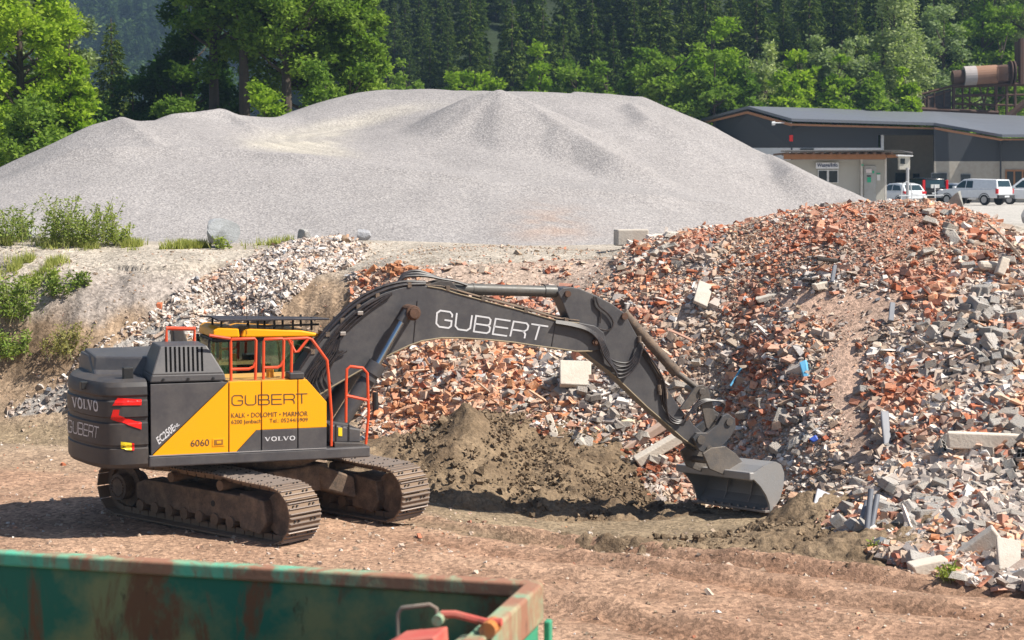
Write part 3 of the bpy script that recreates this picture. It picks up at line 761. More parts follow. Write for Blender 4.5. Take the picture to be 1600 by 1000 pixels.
    for y in (Y0 + .03, Y9 - .04): g.box(xa + .04, xb - .05, y, y + .008, 1.96, zt_ - .03)
    g.box(xa + .02, xa + .028, Y0 + .08, Y9 - .08, 1.96, zt_ - .03); g.box(xb - .03, xb - .022, Y0 + .08, Y9 - .08, 1.5, zt_ - .03)
    g.build("window", GLASS, cb_)
    s = MB(); s.box(xa + .55, xa + .75, .5, .95, 1.9, 2.62); s.box(xa + .6, xa + 1.05, .48, .97, 1.9, 2.05); s.build("seat", SEATM, cb_, bevel=.05)
    m = MB(); m.prism(PP([(331, 528), (332, 516), (340, 511), (372, 512.5), (374, 527)], Y0), Y0 - .05, Y9 + .05)
    m.prism(PP([(376, 527), (380, 515), (390, 512.5), (470, 516), (497, 521), (500, 526)], Y0), Y0 - .05, Y9 + .05)
    m.build("cab_roof", YEL, cb_, bevel=.035, seg=3)
    m = MB(); x0, z0 = L2(329, 499, Y0 - .05); x1, z1 = L2(515, 500, Y0 - .05)
    b = [Vector(v) for v in ((x0, Y0 - .02, z0 + .02), (x0 + .10, Y0 - .1, z0 - .03), (x1 - .55, Y0 - .12, z0 - .045), (x1, Y0 - .05, z1 + .0), (x1, Y9 - .15, z1 - .04), (x0, Y9 - .15, z0 - .03))]
    m.hexa(b, [v + Vector((0, 0, .028)) for v in b]); m.build("sun_shield", flat("shield_dark", (.035, .03, .036), .5), cb_, bevel=.006)
    for px in (345, 402, 428, 457, 486):
        x = L2(px, 510, Y0)[0]
        for ya in (Y0 + .02, Y9 - .3): m = MB(); m.box(x, x + .03, ya, ya + .03, zt_ + .08, z0 - .02); m.build("shield_bracket", BLACK, cb_)
    m = MB(); xq = L2(402, 510, Y0)[0]; m.box(xq, xq + .95, Y0 + .0, Y0 + .025, zt_ + .15, zt_ + .18); m.build("roof_rail", BLACK, cb_)
    x_, z_ = L2(384.5, 522, Y0); m = MB(); m.tube([(x_, Y0 - .06, z_), (x_, Y0 - .06, z_ + 1.0)], .004, 5); m.build("antenna", BLACK, cb_)
    # boom
    BY = .235
    top = [(462, 585), (480, 560), (505, 530), (530, 505), (555, 483), (580, 467), (602, 457), (625, 450), (645, 446), (668, 446.5), (690, 450), (712, 457), (760, 470), (810, 483), (870, 500), (905, 504), (930, 509)]
    bot = [(944, 520), (947, 534), (940, 546), (925, 549), (900, 549.5), (870, 545), (840, 541), (800, 535), (760, 531), (720, 528.5), (690, 528.5), (660, 533), (640, 540), (600, 559), (560, 581), (520, 604), (498, 618), (485, 650), (470, 660), (455, 640)]
    m = MB(); m.prism(PP(top + bot, -BY), -BY, BY)
    boom = m.build("boom", GREY, EX, bevel=.012)
    m = MB(); m.tube([L3(x, y - .4, -BY - .004) for x, y in bot[3:17]], .014, 6); m.tube([L3(x, y + 1, -BY - .004) for x, y in top[9:-1]], .011, 6)
    m.build("weld_flange", TAN, boom)
    m = MB()
    for x, y0, y1 in ((652, 470, 535), (868, 504, 541)): m.tube([L3(x, y0, -BY - .002), L3(x - 6, y1, -BY - .002)], .008, 5)
    m.build("cable", HOSE, boom)
    decal("lettering", GUBS, [(680, 511), (849, 534), (857, 509), (682, 483)], WHITE, boom, -BY - .004)
    m = MB(); p = L3(637, 487, -BY); m.cyl(p + Vector((0, .05, 0)), p - Vector((0, .30, 0)), .115, n=18); m.cyl(p - Vector((0, .30, 0)), p - Vector((0, .36, 0)), .085, n=14)
    m.build("boom_pin", RUSTPIN, boom, bevel=.012)
    m = MB(); p = L3(929.5, 534.5, -BY); m.cyl(p, p - Vector((0, .05, 0)), .055, n=14); m.cyl(p - Vector((0, .04, 0)), p - Vector((0, .07, 0)), .03, n=10); m.build("pivot_pin", RUSTPIN, boom)
    m = MB(); m.prism(PP([(655, 448), (690, 438), (705, 440), (714, 450), (712, 462), (690, 462)], -.14), -.16, -.11); m.prism(PP([(655, 448), (690, 438), (705, 440), (714, 450), (712, 462), (690, 462)], -.14), .11, .16)
    m.build("cylinder_bracket", GREYD, boom, bevel=.008)
    for sy in (-1, 1):
        y = sy * .44; m = MB()
        A = lambda px, py: Vector((L2(px, py, -.44)[0], y, L2(px, py, -.44)[1]))
        m.mat(0).cyl(A(522, 676), A(583, 579), .120, n=20); m.cyl(A(580, 584), A(590, 568), .140, n=20); m.cyl(A(574, 593), A(577, 588), .145, n=20)
        m.mat(1).cyl(A(589, 571), A(631, 497), .052, n=16)
        m.mat(0).cyl(A(627, 503), A(637, 487), .08, n=14)
        m.tube([A(530, 655) + Vector((.1, -.1, 0)), A(560, 608) + Vector((.1, -.1, 0)), A(586, 572) + Vector((.1, -.08, 0))], .012, 6)
        m.build("boom_cylinder", [GREY, CHROME], EX, smooth=True, angle=50)
    # hoses over the boom
    rnd = random.Random(4); m = MB()
    for i in range(11):
        yy = -.23 + i * .045; o = rnd.uniform(-2, 3) + (i % 3) * 1.5
        o += 4; pts = [(452 + i * 2, 604 - rnd.uniform(0, 6)), (466 + i * 1.2, 580), (489 + o * .2, 549 - o), (523, 509 - o), (558, 478 - o), (594, 459 - o), (630, 448 - o * .8), (665, 445 - o * .4)]
        m.tube(cr([L3(px, py, yy) for px, py in pts], 6), rnd.uniform(.018, .027), 7)
    for i in range(6):
        o = 3.0 + i * 3.4 + rnd.uniform(-.8, .8); pts = [(462 + i * 5, 606 - i), (474 + o, 582 + o * .3), (494 + o * .8, 553 + o * .3), (526 + o * .6, 510 + o * .5), (560 + o * .5, 480 + o * .5), (590 + o * .2, 464 + o * .4), (612, 456 + o * .2)]
        m.tube(cr([L3(px, py, -.262 - (i % 2) * .02) for px, py in pts], 6), .0145, 6)
    for i in range(7):
        pts = [(468 + i * 5, 602 - i), (478 + i * 5 + rnd.uniform(-5, 5), 580), (500 + i * 4, 556), (520 + i * 2, 535 - i)]
        m.tube(cr([L3(px, py, -.26 - .01 * i) for px, py in pts], 6), .013, 6)
    for i in range(3):
        m.tube(cr([L3(px, py, -.28) for px, py in ((505 + i * 7, 608 - i * 4), (497 + i * 8, 585), (508 + i * 8, 560), (530 + i * 6, 548))], 6), .014, 6)
    for k in range(3):
        pts = [(618, 450), (630, 434 - k * 2.5), (650, 425 - k * 1.0 + (2 - k) * 3), (670, 428 + (2 - k) * 2), (690, 436), (712, 440), (730, 446)]
        m.tube(cr([L3(px, py, -.1 + k * .08) for px, py in pts], 6), .022, 7)
    m.build("hoses", HOSE, boom, smooth=True)
    m = MB()
    for k in range(4):
        m.tube([L3(px, py - 2 - k * .9, -.2 + k * .09) for px, py in ((640, 446), (690, 449), (760, 469), (810, 482), (870, 499), (905, 503))], .014, 6)
    for px, py in ((535, 502), (560, 481), (590, 463), (640, 447), (700, 452), (755, 468), (822, 486), (885, 502), (512, 524), (489, 551)):
        p = L3(px, py, -.24); m.box(p.x - .03, p.x + .03, -.25, .2, p.z - .02, p.z + .05)
    m.build("pipes", DUSTY, boom)
    for px, py, a in ((560, 489, 1), (533, 521, 1)):
        m = MB(); p = L3(px, py, -.25); m.box(p.x - .03, p.x + .06, -.31, -.24, p.z - .03, p.z + .03); m.build("work_lamp", BRIGHT, boom, bevel=.01)
    # stick cylinder
    m = MB(); m.mat(0).cyl(L3(704, 451, 0), L3(862, 455.5, 0), .088, n=20); m.cyl(L3(850, 455, 0), L3(868, 455.7, 0), .10, n=20); m.cyl(L3(738, 452, 0), L3(742, 452, 0), .094, n=20)
    m.mat(1).cyl(L3(866, 455.6, 0), L3(884, 456.5, 0), .05, n=14); m.mat(0).cyl(L3(700, 450, -.12), L3(700, 450, -.12) + Vector((0, .24, 0)), .07, n=12)
    m.build("stick_cylinder", [paint("cylinder_paint", (.085, .085, .08), .4, 0, .5, (.17, .14, .11)), CHROME], EX, smooth=True, angle=50)
    # stick
    SYY = .175
    st = [(872, 457), (880, 450), (893, 448.5), (905, 450.5), (930, 461), (955, 474), (976, 489), (982, 500), (1000, 533), (1012, 553), (1036, 596), (1060, 634), (1084, 664), (1098, 676), (1104, 686), (1098, 697), (1085, 697), (1068, 686), (1040, 661), (1012, 637), (985, 611), (960, 587), (938, 570), (922, 558), (908, 545), (898, 520), (890, 500), (880, 475)]
    m = MB(); m.prism(PP(st, -SYY), -SYY, SYY); stick = m.build("stick", GREY, EX, bevel=.012)
    m = MB(); m.tube([L3(x, y, -SYY - .003) for x, y in st[14:26]], .013, 6); m.build("weld_flange", TAN, stick)
    for px, py, r in ((975, 494, .055), (886, 459, .05), (1094, 687, .06), (1071, 652, .05)):
        p = L3(px, py, -SYY); m = MB(); m.cyl(p + Vector((0, 2 * SYY + .05, 0)), p - Vector((0, .05, 0)), r, n=14); m.build("pivot_pin", RUSTPIN, stick)
    m = MB()
    for k in range(5):
        o = k * 3.2
        pts = [(868, 501 + k), (895, 505 + k * 1.2), (918, 513 + k), (938 - k, 527 + k), (950 - k * 1.5, 548 + o * .6), (953 + k * 2, 560 + o * 1.5), (966, 566 + o * 1.9), (982, 566 + o * 1.5), (993 + k, 553 + o), (1000 + k, 535 + k * 2)]
        m.tube(cr([L3(px, py, -.24 - .015 * k) for px, py in pts], 6), .017, 7)
    m.tube(cr([L3(px, py, -.21) for px, py in ((931, 464), (936, 478), (950, 490), (958, 503), (955, 513), (946, 516), (930, 512))], 6), .016, 6)
    m.tube(cr([L3(px, py, -.2) for px, py in ((928, 463), (930, 478), (938, 488), (938, 505))], 6), .013, 6)
    for k in range(3):
        pts = [(1000 + k * 3, 545), (1016 + k * 4, 570), (1028 + k * 4, 592), (1032 + k * 4, 612), (1036 + k * 3, 632 + k * 4), (1048, 650 + k * 4), (1064, 657 + k * 2), (1077, 646), (1088, 630 + k * 3), (1102, 624 + k * 2), (1120, 626), (1132, 628 + k * 2), (1129, 642), (1118, 658)]
        m.tube(cr([L3(px, py, -.2 - .02 * k) for px, py in pts], 6), .0155, 6)
    m.tube(cr([L3(px, py, -.15) for px, py in ((1060, 655), (1075, 660), (1088, 650), (1092, 628), (1095, 612))], 6), .014, 6)
    m.build("hoses", HOSE, stick, smooth=True)
    m = MB()
    for k in range(2): m.tube([L3(px + k * 5, py, -.2) for px, py in ((1002, 548), (1030, 592), (1033, 608))], .012, 6)
    for px, py in ((1030, 606), (1040, 611), (999, 530), (1003, 541), (1031, 612), (1041, 618)): p = L3(px, py, -.2); m.cyl(p + Vector((0, 0, .05)), p - Vector((0, 0, .05)), .032, n=8)
    m.build("pipe_fittings", DUSTY, stick)
    # bucket cylinder, links, coupler
    m = MB(); m.mat(0).cyl(L3(973, 488, 0), L3(1052, 577, 0), .082, n=18); m.cyl(L3(1046, 570, 0), L3(1057, 582, 0), .094, n=18)
    m.mat(1).cyl(L3(1056, 581, 0), L3(1094, 610, 0), .05, n=14); m.build("bucket_cylinder", [DUSTY, STEEL], EX, smooth=True, angle=50)
    m = MB()
    for y0 in (-.24, .19):
        m.prism(PP([(1062, 640), (1076, 640), (1104, 608), (1100, 601), (1088, 603)], y0), y0, y0 + .05)
        m.prism(PP([(1090, 606), (1106, 604), (1122, 664), (1112, 676), (1104, 668)], y0 + .05), y0 + .05, y0 + .1)
    p = L3(1098, 612, -.28); m.cyl(p, p + Vector((0, .56, 0)), .06, n=14); m.build("bucket_link", STEEL, EX, bevel=.008)
    m = MB()
    cp = [(1082, 684), (1088, 676), (1104, 676), (1120, 664), (1128, 650), (1137, 646), (1148, 654), (1149, 668), (1140, 684), (1122, 702), (1108, 712), (1092, 704)]
    m.prism(PP(cp, -.26), -.28, -.20); m.prism(PP(cp, -.26), .20, .28); m.prism(PP([(1092, 690), (1112, 682), (1126, 690), (1112, 706), (1094, 702)], -.2), -.2, .2)
    cq = m.build("quick_coupler", paint("coupler_paint", (.07, .075, .085), .4, .2, .4), EX, bevel=.01)
    for px, py, r in ((1095, 687, .075), (1139, 659, .06), (1108, 702, .06)): p = L3(px, py, -.28); m = MB(); m.cyl(p - Vector((0, .03, 0)), p + Vector((0, .59, 0)), r, n=14); m.build("pivot_pin", STEEL, cq)
    BW = 1.0
    prof = [(1174, 741), (1196, 729), (1217, 722.5), (1226, 727), (1231, 740), (1229, 760), (1222, 780), (1212, 793), (1203, 799.5)]
    pr = PP(prof, -BW); cx = sum(p[0] for p in pr) / len(pr); cz = sum(p[1] for p in pr) / len(pr)
    lip = Vector(pr[0]); edg = Vector(pr[-1]); mid_ = (lip + edg) / 2
    inn = [(Vector(p) + (mid_ - Vector(p)).normalized() * .03) for p in pr]
    m = MB()
    for i in range(len(pr) - 1): m.prism([pr[i], pr[i + 1], tuple(inn[i + 1]), tuple(inn[i])], -BW + .02, BW - .02)
    fe = PP([(1202, 788), (1197, 774), (1188, 760), (1177, 749)], -BW)
    m.mat(0)
    for y in (-BW, BW - .03): m.prism(pr + fe, y - .0, y + .03)
    buck = m.build("bucket", BUCK, EX)
    m = MB()
    hx = .075
    for a, bq in (((lip.x - .05, lip.y - .10), (lip.x + .05, lip.y + .03)),): m.box(a[0], bq[0], -BW - .02, BW + .02, a[1], bq[1])
    m.build("lip_bar", BUCK, buck, bevel=.02)
    m = MB()
    fe2 = [pr[-1]] + fe + [pr[0]]
    for i in range(len(fe2) - 1):
        a = Vector(fe2[i]); b2 = Vector(fe2[i + 1]); nrm = Vector((.09, .02)); m.prism([tuple(a), tuple(b2), tuple(b2 + nrm), tuple(a + nrm)], -BW - .018, -BW - .001)
    m.build("edge_reinforcement", BUCK, buck)
    m = MB(); ed = edg; m.box(ed.x - .10, ed.x + .14, -BW - .01, BW + .01, ed.y - .015, ed.y + .02)
    for k in range(9): y = -BW + .12 + k * .22; m.cyl((ed.x - .04, y, ed.y + .0), (ed.x - .04, y, ed.y + .05), .025, n=8)
    m.build("cutting_edge", BRIGHT, buck, bevel=.004)
    for y in (-.33, .33): m = MB(); m.prism([tuple(inn[1]), tuple(inn[3]), tuple(inn[5]), tuple(inn[7]), (inn[6].x - .05, inn[6].y), (inn[4].x - .06, inn[4].y), (inn[2].x - .02, inn[2].y - .05)], y, y + .02); m.build("inner_rib", BUCK, buck)
    m = MB()
    ear = [(1090, 698), (1104, 690), (1128, 688), (1146, 700), (1164, 722), (1176, 733), (1150, 737), (1122, 731), (1100, 722)]
    for y in (-.34, .28): m.prism(PP(ear, 0), y, y + .05)
    p = L3(1125, 715, -.3); m.cyl(p, p + Vector((0, .62, 0)), .055, n=14); p = L3(1168, 728, -.36); m.cyl(p, p + Vector((0, .8, 0)), .05, n=14)
    m.build("bucket_ears", STEEL, buck, bevel=.008)
    pv = Vector((pr[0][0], -BW, 0)); Rb = Matrix.Rotation(R(9), 3, 'Z') @ Matrix.Rotation(R(-4), 3, 'X'); pv.z = pr[0][1]; buck.rotation_euler = Rb.to_euler(); buck.location = pv - Rb @ pv
    # undercarriage
    TA = R(-40.5) - ETH; T = Matrix.Translation(ER @ Vector((-.12, 0, 0))) @ Matrix.Rotation(TA, 4, 'Z')
    u = MB(); u.cyl((0, 0, .88), (0, 0, 1.06), .72, n=32); u.cyl((0, 0, .80), (0, 0, .88), .60, n=32); u.build("slew_ring", DUSTY, EX)
    u = MB()
    def TP(v): return T @ Vector(v)
    def tb_(x0, x1, y0, y1, z0, z1, m_): m_.box(x0, x1, y0, y1, z0, z1, T)
    tb_(-.75, .75, -.62, .62, .42, .82, u)
    for sx in (-1, 1):
        for sy in (-1, 1):
            b = [(sx * .15, sy * .5, .45), (sx * .8, sy * .45, .45), (sx * 1.15, sy * .82, .30), (sx * .6, sy * .82, .30)]
            t = [(sx * .1, sy * .5, .84), (sx * .7, sy * .4, .84), (sx * 1.1, sy * .82, .62), (sx * .55, sy * .82, .62)]
            if sx * sy < 0: b.reverse(); t.reverse()
            u.hexa([TP(v) for v in b], [TP(v) for v in t])
    u.build("car_body", DUSTY, EX, bevel=.03)
    # chain loop
    zc = .42; rr_ = .385; xa_, xb_ = -1.80, 1.70
    path = []
    for k in range(60): path.append((xa_ + (xb_ - xa_) * k / 59, .035))
    path[0] = (xa_, .035)
    for k in range(1, 24): a = -math.pi / 2 + math.pi * k / 24; path.append((xb_ + rr_ * math.cos(a), zc + rr_ * math.sin(a) ))
    for k in range(60):
        s_ = k / 59; x = xb_ + (xa_ - xb_) * s_; path.append((x, zc + rr_ + .035 * math.sin(math.pi * min(1, s_ * 1.2)) + .03 * s_ - .015 * math.sin(3 * math.pi * s_) ** 2))
    for k in range(1, 24): a = math.pi / 2 + math.pi * k / 24; path.append((xa_ + (rr_ + .01) * math.cos(a), zc + .01 + (rr_ + .015) * math.sin(a)))
    path.append(path[0])
    seg = [0]
    for i in range(1, len(path)): seg.append(seg[-1] + math.dist(path[i], path[i - 1]))
    def at(s):
        s %= seg[-1]; i = max(j for j in range(len(seg)) if seg[j] <= s + 1e-9); i = min(i, len(path) - 2)
        f = (s - seg[i]) / max(1e-6, seg[i + 1] - seg[i]); a, b = path[i], path[i + 1]
        return Vector((a[0] + (b[0] - a[0]) * f, a[1] + (b[1] - a[1]) * f))
    NS = 48; pitch = seg[-1] / NS
    for side in (-1, 1):
        yc = side * 1.10; hw = .29
        m = MB()
        for k in range(NS):
            p0 = at(k * pitch); p1 = at((k + .94) * pitch); d = (p1 - p0).normalized(); nn = Vector((d.y, -d.x))
            def Q(a, h, y): q = p0 + d * a + nn * h; return TP((q.x, yc + y, q.y))
            ln = (p1 - p0).length
            m.mat(0).hexa([Q(0, 0, -hw), Q(0, 0, hw), Q(ln, 0, hw), Q(ln, 0, -hw)], [Q(.0, .022, -hw), Q(.0, .022, hw), Q(ln, .022, hw), Q(ln, .022, -hw)])
            for gi, g in enumerate((.012, ln * .46, ln - .022)):
                hh = .045
                m.mat(1 ).hexa([Q(g, .022, -hw), Q(g, .022, hw), Q(g + .02, .022, hw), Q(g + .02, .022, -hw)], [Q(g + .003, hh, -hw + .01), Q(g + .003, hh, hw - .01), Q(g + .015, hh, hw - .01), Q(g + .015, hh, -hw + .01)])
            m.mat(0)
            for yo in (-.11, .06): m.hexa([Q(.01, -.085, yo), Q(.01, -.085, yo + .05), Q(ln - .01, -.085, yo + .05), Q(ln - .01, -.085, yo)], [Q(.0, 0, yo), Q(.0, 0, yo + .05), Q(ln, 0, yo + .05), Q(ln, 0, yo)])
            m.mat(2)
            for yo in (-.2, -.13, .1, .17): q = Q(ln * .7, .03, yo); m.cyl(q, q + (Q(0, .02, 0) - Q(0, 0, 0)), .014, n=6)
        tr = m.build("track", [MUDPLATE, BRIGHTG, BLACK], EX)
        # track frame as sub-parts
        f = MB(); prof_ = [(-1.42, .30), (-1.42, .52), (-1.2, .60), (1.0, .60), (1.35, .62), (1.35, .24), (1.1, .22), (-1.2, .22)]
        vs = lambda pl, y: [TP((a, y, b)) for a, b in pl]
        f.hexa(vs(prof_, yc - .17), vs(prof_, yc + .17)) if True else None
        g_ = [(1.0, .16), (1.0, .66), (1.50, .60), (1.56, .30), (1.42, .12)]
        f.hexa(vs(g_, yc - .24), vs(g_, yc + .24))
        f.build("track_frame", DUSTY, tr, bevel=.02)
        f = MB()
        for k in range(8):
            x = -1.3 + k * .34; f.cyl(TP((x, yc - .2, .20)), TP((x, yc + .2, .20)), .085, n=14)
        f.build("bottom_rollers", MUD, tr)
        for x in (-.55, .55): f = MB(); f.cyl(TP((x, yc - .21, .705)), TP((x, yc + .21, .705)), .075, n=14); f.build("carrier_roller", MUD, tr)
        f = MB(); f.cyl(TP((xa_, yc - .22, zc)), TP((xa_, yc + .22, zc)), .2, n=20); f.cyl(TP((xa_, yc - .05, zc)), TP((xa_, yc + .05, zc)), .32, n=22)
        for k in range(20):
            a = 2 * math.pi * k / 20; f.cyl(TP((xa_ + .14 * math.cos(a), yc - .225, zc + .14 * math.sin(a))), TP((xa_ + .14 * math.cos(a), yc - .245, zc + .14 * math.sin(a))), .014, n=6)
        f.build("sprocket", DUSTY, tr)
        f = MB(); f.cyl(TP((xb_, yc - .1, zc)), TP((xb_, yc + .1, zc)), .30, n=24); f.build("idler", DUSTY, tr)
        f = MB(); f.cyl(TP((.35, yc - .175, .42)), TP((.35, yc - .168, .42)), .045, n=14); f.build("frame_hole", BLACK, tr)
MUDPLATE = paint("muddy_shoe", (.21, .145, .10), .8, .1, .6, (.27, .19, .13), 6, .004)
BRIGHTG = paint("shoe_grouser", (.30, .25, .22), .45, .45, .45, (.20, .14, .10), 9, .002)
build_excavator()

# ------------------------------------------------------------------ green skip in the foreground
def rusty(name, green, cream, more=0.0):
    m, N, L, b = new_mat(name)
    co = coord(N, L); cs = coord(N, L, "Object", (1, 1, .35))
    c = mixc(N, L, ramp(N, L, noise(N, L, 1.3, 6, .6, co), .42, .58), green, cream)
    c = mixc(N, L, ramp(N, L, noise(N, L, 2.2, 8, .72, cs, .6), .54 - more, .64 - more), c, (.20 + more, .075 + more * .7, .03 + more * .6))
    c = mixc(N, L, ramp(N, L, noise(N, L, 5, 8, .75, cs), .62, .70), c, (.07, .035, .02))
    L.new(c, b.inputs["Base Color"]); b.inputs["Roughness"].default_value = .62
    bump(N, L, b, noise(N, L, 6, 6, .7, co), .006)
    return m
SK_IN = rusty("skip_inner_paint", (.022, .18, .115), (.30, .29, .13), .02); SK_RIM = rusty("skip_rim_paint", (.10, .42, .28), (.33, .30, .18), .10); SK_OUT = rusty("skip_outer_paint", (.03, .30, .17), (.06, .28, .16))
PINK = rusty("skip_red_lever_paint", (.50, .09, .07), (.50, .18, .13))
def build_skip():
    a = W(-260, 852, 11.6); c = W(846, 903, 10.45)
    c.z = a.z = 2.62
    u = (c - a); u.z = 0; ln = u.length; ang = math.atan2(u.y, u.x)
    # place the rim corner on its pixel
    cc = G(846, 908, 2.62); aa = G(-260, 843, 2.62); u = cc - aa; ln = u.length; ang = math.atan2(u.y, u.x)
    E = empty("skip_container", (cc.x, cc.y, 0), ang); tag(E, "open green steel skip with rusty rim and red latch in the near foreground", "skip")
    Wd = 2.35; z1 = 2.62; z0 = .15
    m = MB(); m.box(-ln, -.04, -.045, 0.0, z0, z1 - .1); m.box(-ln, -.04, -Wd, -Wd + .05, z0, z1 - .1); m.box(-ln, 0, -Wd, 0, z0 - .05, z0)
    m.build("side_wall", SK_IN, E)
    m = MB(); m.box(-ln, .0, -.075, .03, z1 - .095, z1); m.box(-ln, .0, -Wd - .03, -Wd + .08, z1 - .095, z1)
    m.build("rim", SK_RIM, E, bevel=.018, seg=3)
    m = MB()
    for k in range(1, 7): m.box(-k * .62 - .04, -k * .62 + .04, -.0, .07, z0, z1 - .1)
    m.build("side_rib", SK_OUT, E, bevel=.01)
    m = MB(); m.box(-.05, .0, -Wd + .0, -.08, z0, z1 - .24); e = m.build("end_door", SK_OUT, E)
    m = MB(); m.box(-.075, .035, -Wd, -.078, z1 - .22, z1 + .012); m.build("door_frame", SK_RIM, e, bevel=.016)
    m = MB(); m.box(.035, .075, -.09, -.02, z0, z1 - .22); m.box(.045, .17, -.16, -.06, z1 - .42, z1 - .34); m.cyl((.14, -.11, z1 - .9), (.14, -.11, z1 - .42), .07, n=14); m.build("hinge", SK_OUT, e, bevel=.01)
    # latch on the door's inner side
    Y = -1.22
    def q(px, py, yl):
        Rm = Matrix.Rotation(-ang, 3, 'Z'); cp = Rm @ (Vector((0, 0, H0)) - Vector((cc.x, cc.y, 0)))
        a_ = (px - 800) / FPX; b_ = (500 - py) / FPX; d = Rm @ Vector((a_, CP + b_ * SP, -SP + b_ * CP)); t = (yl - cp.y) / d.y; return cp + d * t
    m = MB(); m.tube([q(x, y, Y) for x, y in ((622, 1000), (622, 958), (628, 950), (672, 945), (682, 951), (684, 975))], .013, 8); m.build("latch_handle", rusty("latch_steel", (.26, .22, .18), (.16, .10, .07)), E, smooth=True)
    m = MB(); m.tube([q(x, y, Y - .05) for x, y in ((690, 960), (712, 960), (758, 972), (784, 972))], .022, 8); m.build("latch_lever", PINK, E, smooth=True)
    m = MB(); b = [q(x, y, Y - .1) for x, y in ((600, 1006), (636, 985), (700, 978), (702, 1006))]; m.hexa(b, [v + Vector((0, -.25, .0)) for v in b]); m.build("latch_plate", PINK, E, bevel=.01)
    m = MB(); b = [q(x, y, Y) for x, y in ((706, 1010), (720, 992), (752, 988), (752, 1010))]; m.hexa(b, [v + Vector((0, -.2, 0)) for v in b])
    m.box(*(lambda p: (p.x - .05, p.x + .05, Y - .1, Y, p.z - .3, p.z))(q(762, 978, Y))); m.build("latch_block", SK_RIM, E, bevel=.012)
    m = MB(); p = q(693, 962, Y); m.cyl(p, p - Vector((0, .12, 0)), .03, n=12); m.build("latch_pivot", SK_RIM, E); m = MB(); p = q(772, 976, Y); m.cyl(p, p - Vector((0, .14, 0)), .045, n=12); m.build("latch_pivot", rusty("pivot_rust", (.45, .16, .03), (.25, .2, .15)), E)
build_skip()

# ------------------------------------------------------------------ rubble
def rotmats(n, rs, tilt=1.0):
    a = rs.uniform(0, 2 * np.pi, n); b = rs.normal(0, .55 * tilt, n); c = rs.normal(0, .55 * tilt, n)
    ca, sa, cb, sb, cc, sc = np.cos(a), np.sin(a), np.cos(b), np.sin(b), np.cos(c), np.sin(c)
    Rz = np.zeros((n, 3, 3)); Rz[:, 0, 0] = ca; Rz[:, 0, 1] = -sa; Rz[:, 1, 0] = sa; Rz[:, 1, 1] = ca; Rz[:, 2, 2] = 1
    Rx = np.zeros((n, 3, 3)); Rx[:, 0, 0] = 1; Rx[:, 1, 1] = cb; Rx[:, 1, 2] = -sb; Rx[:, 2, 1] = sb; Rx[:, 2, 2] = cb
    Ry = np.zeros((n, 3, 3)); Ry[:, 1, 1] = 1; Ry[:, 0, 0] = cc; Ry[:, 0, 2] = sc; Ry[:, 2, 0] = -sc; Ry[:, 2, 2] = cc
    return Rz @ Rx @ Ry
BOXV = np.array([(x, y, z) for z in (-.5, .5) for y in (-.5, .5) for x in (-.5, .5)])
BOXF = np.array([(0, 2, 3, 1), (4, 5, 7, 6), (0, 1, 5, 4), (2, 6, 7, 3), (0, 4, 6, 2), (1, 3, 7, 5)])
PAL = {
 'brick': [(.52, .175, .088), (.48, .15, .072), (.56, .23, .125), (.46, .19, .12), (.58, .30, .20), (.40, .12, .065), (.62, .39, .29)],
 'orange': [(.64, .29, .15), (.62, .33, .19), (.57, .22, .10), (.66, .40, .26), (.63, .34, .20), (.68, .46, .32)],
 'grey': [(.49, .43, .385), (.40, .35, .32), (.55, .48, .43), (.33, .29, .265), (.59, .52, .465), (.52, .42, .35)],
 'white': [(.72, .68, .64), (.66, .61, .56), (.74, .72, .70), (.62, .55, .49)],
 'dark': [(.14, .125, .12), (.09, .08, .08), (.20, .16, .14), (.17, .19, .22)],
 'tan': [(.50, .40, .31), (.46, .35, .27), (.55, .45, .36), (.42, .30, .22)],
 'soil': [(.30, .22, .15), (.24, .17, .11), (.36, .28, .2)]}
KINDS_ = ['brick', 'orange', 'grey', 'white', 'dark', 'tan', 'soil']
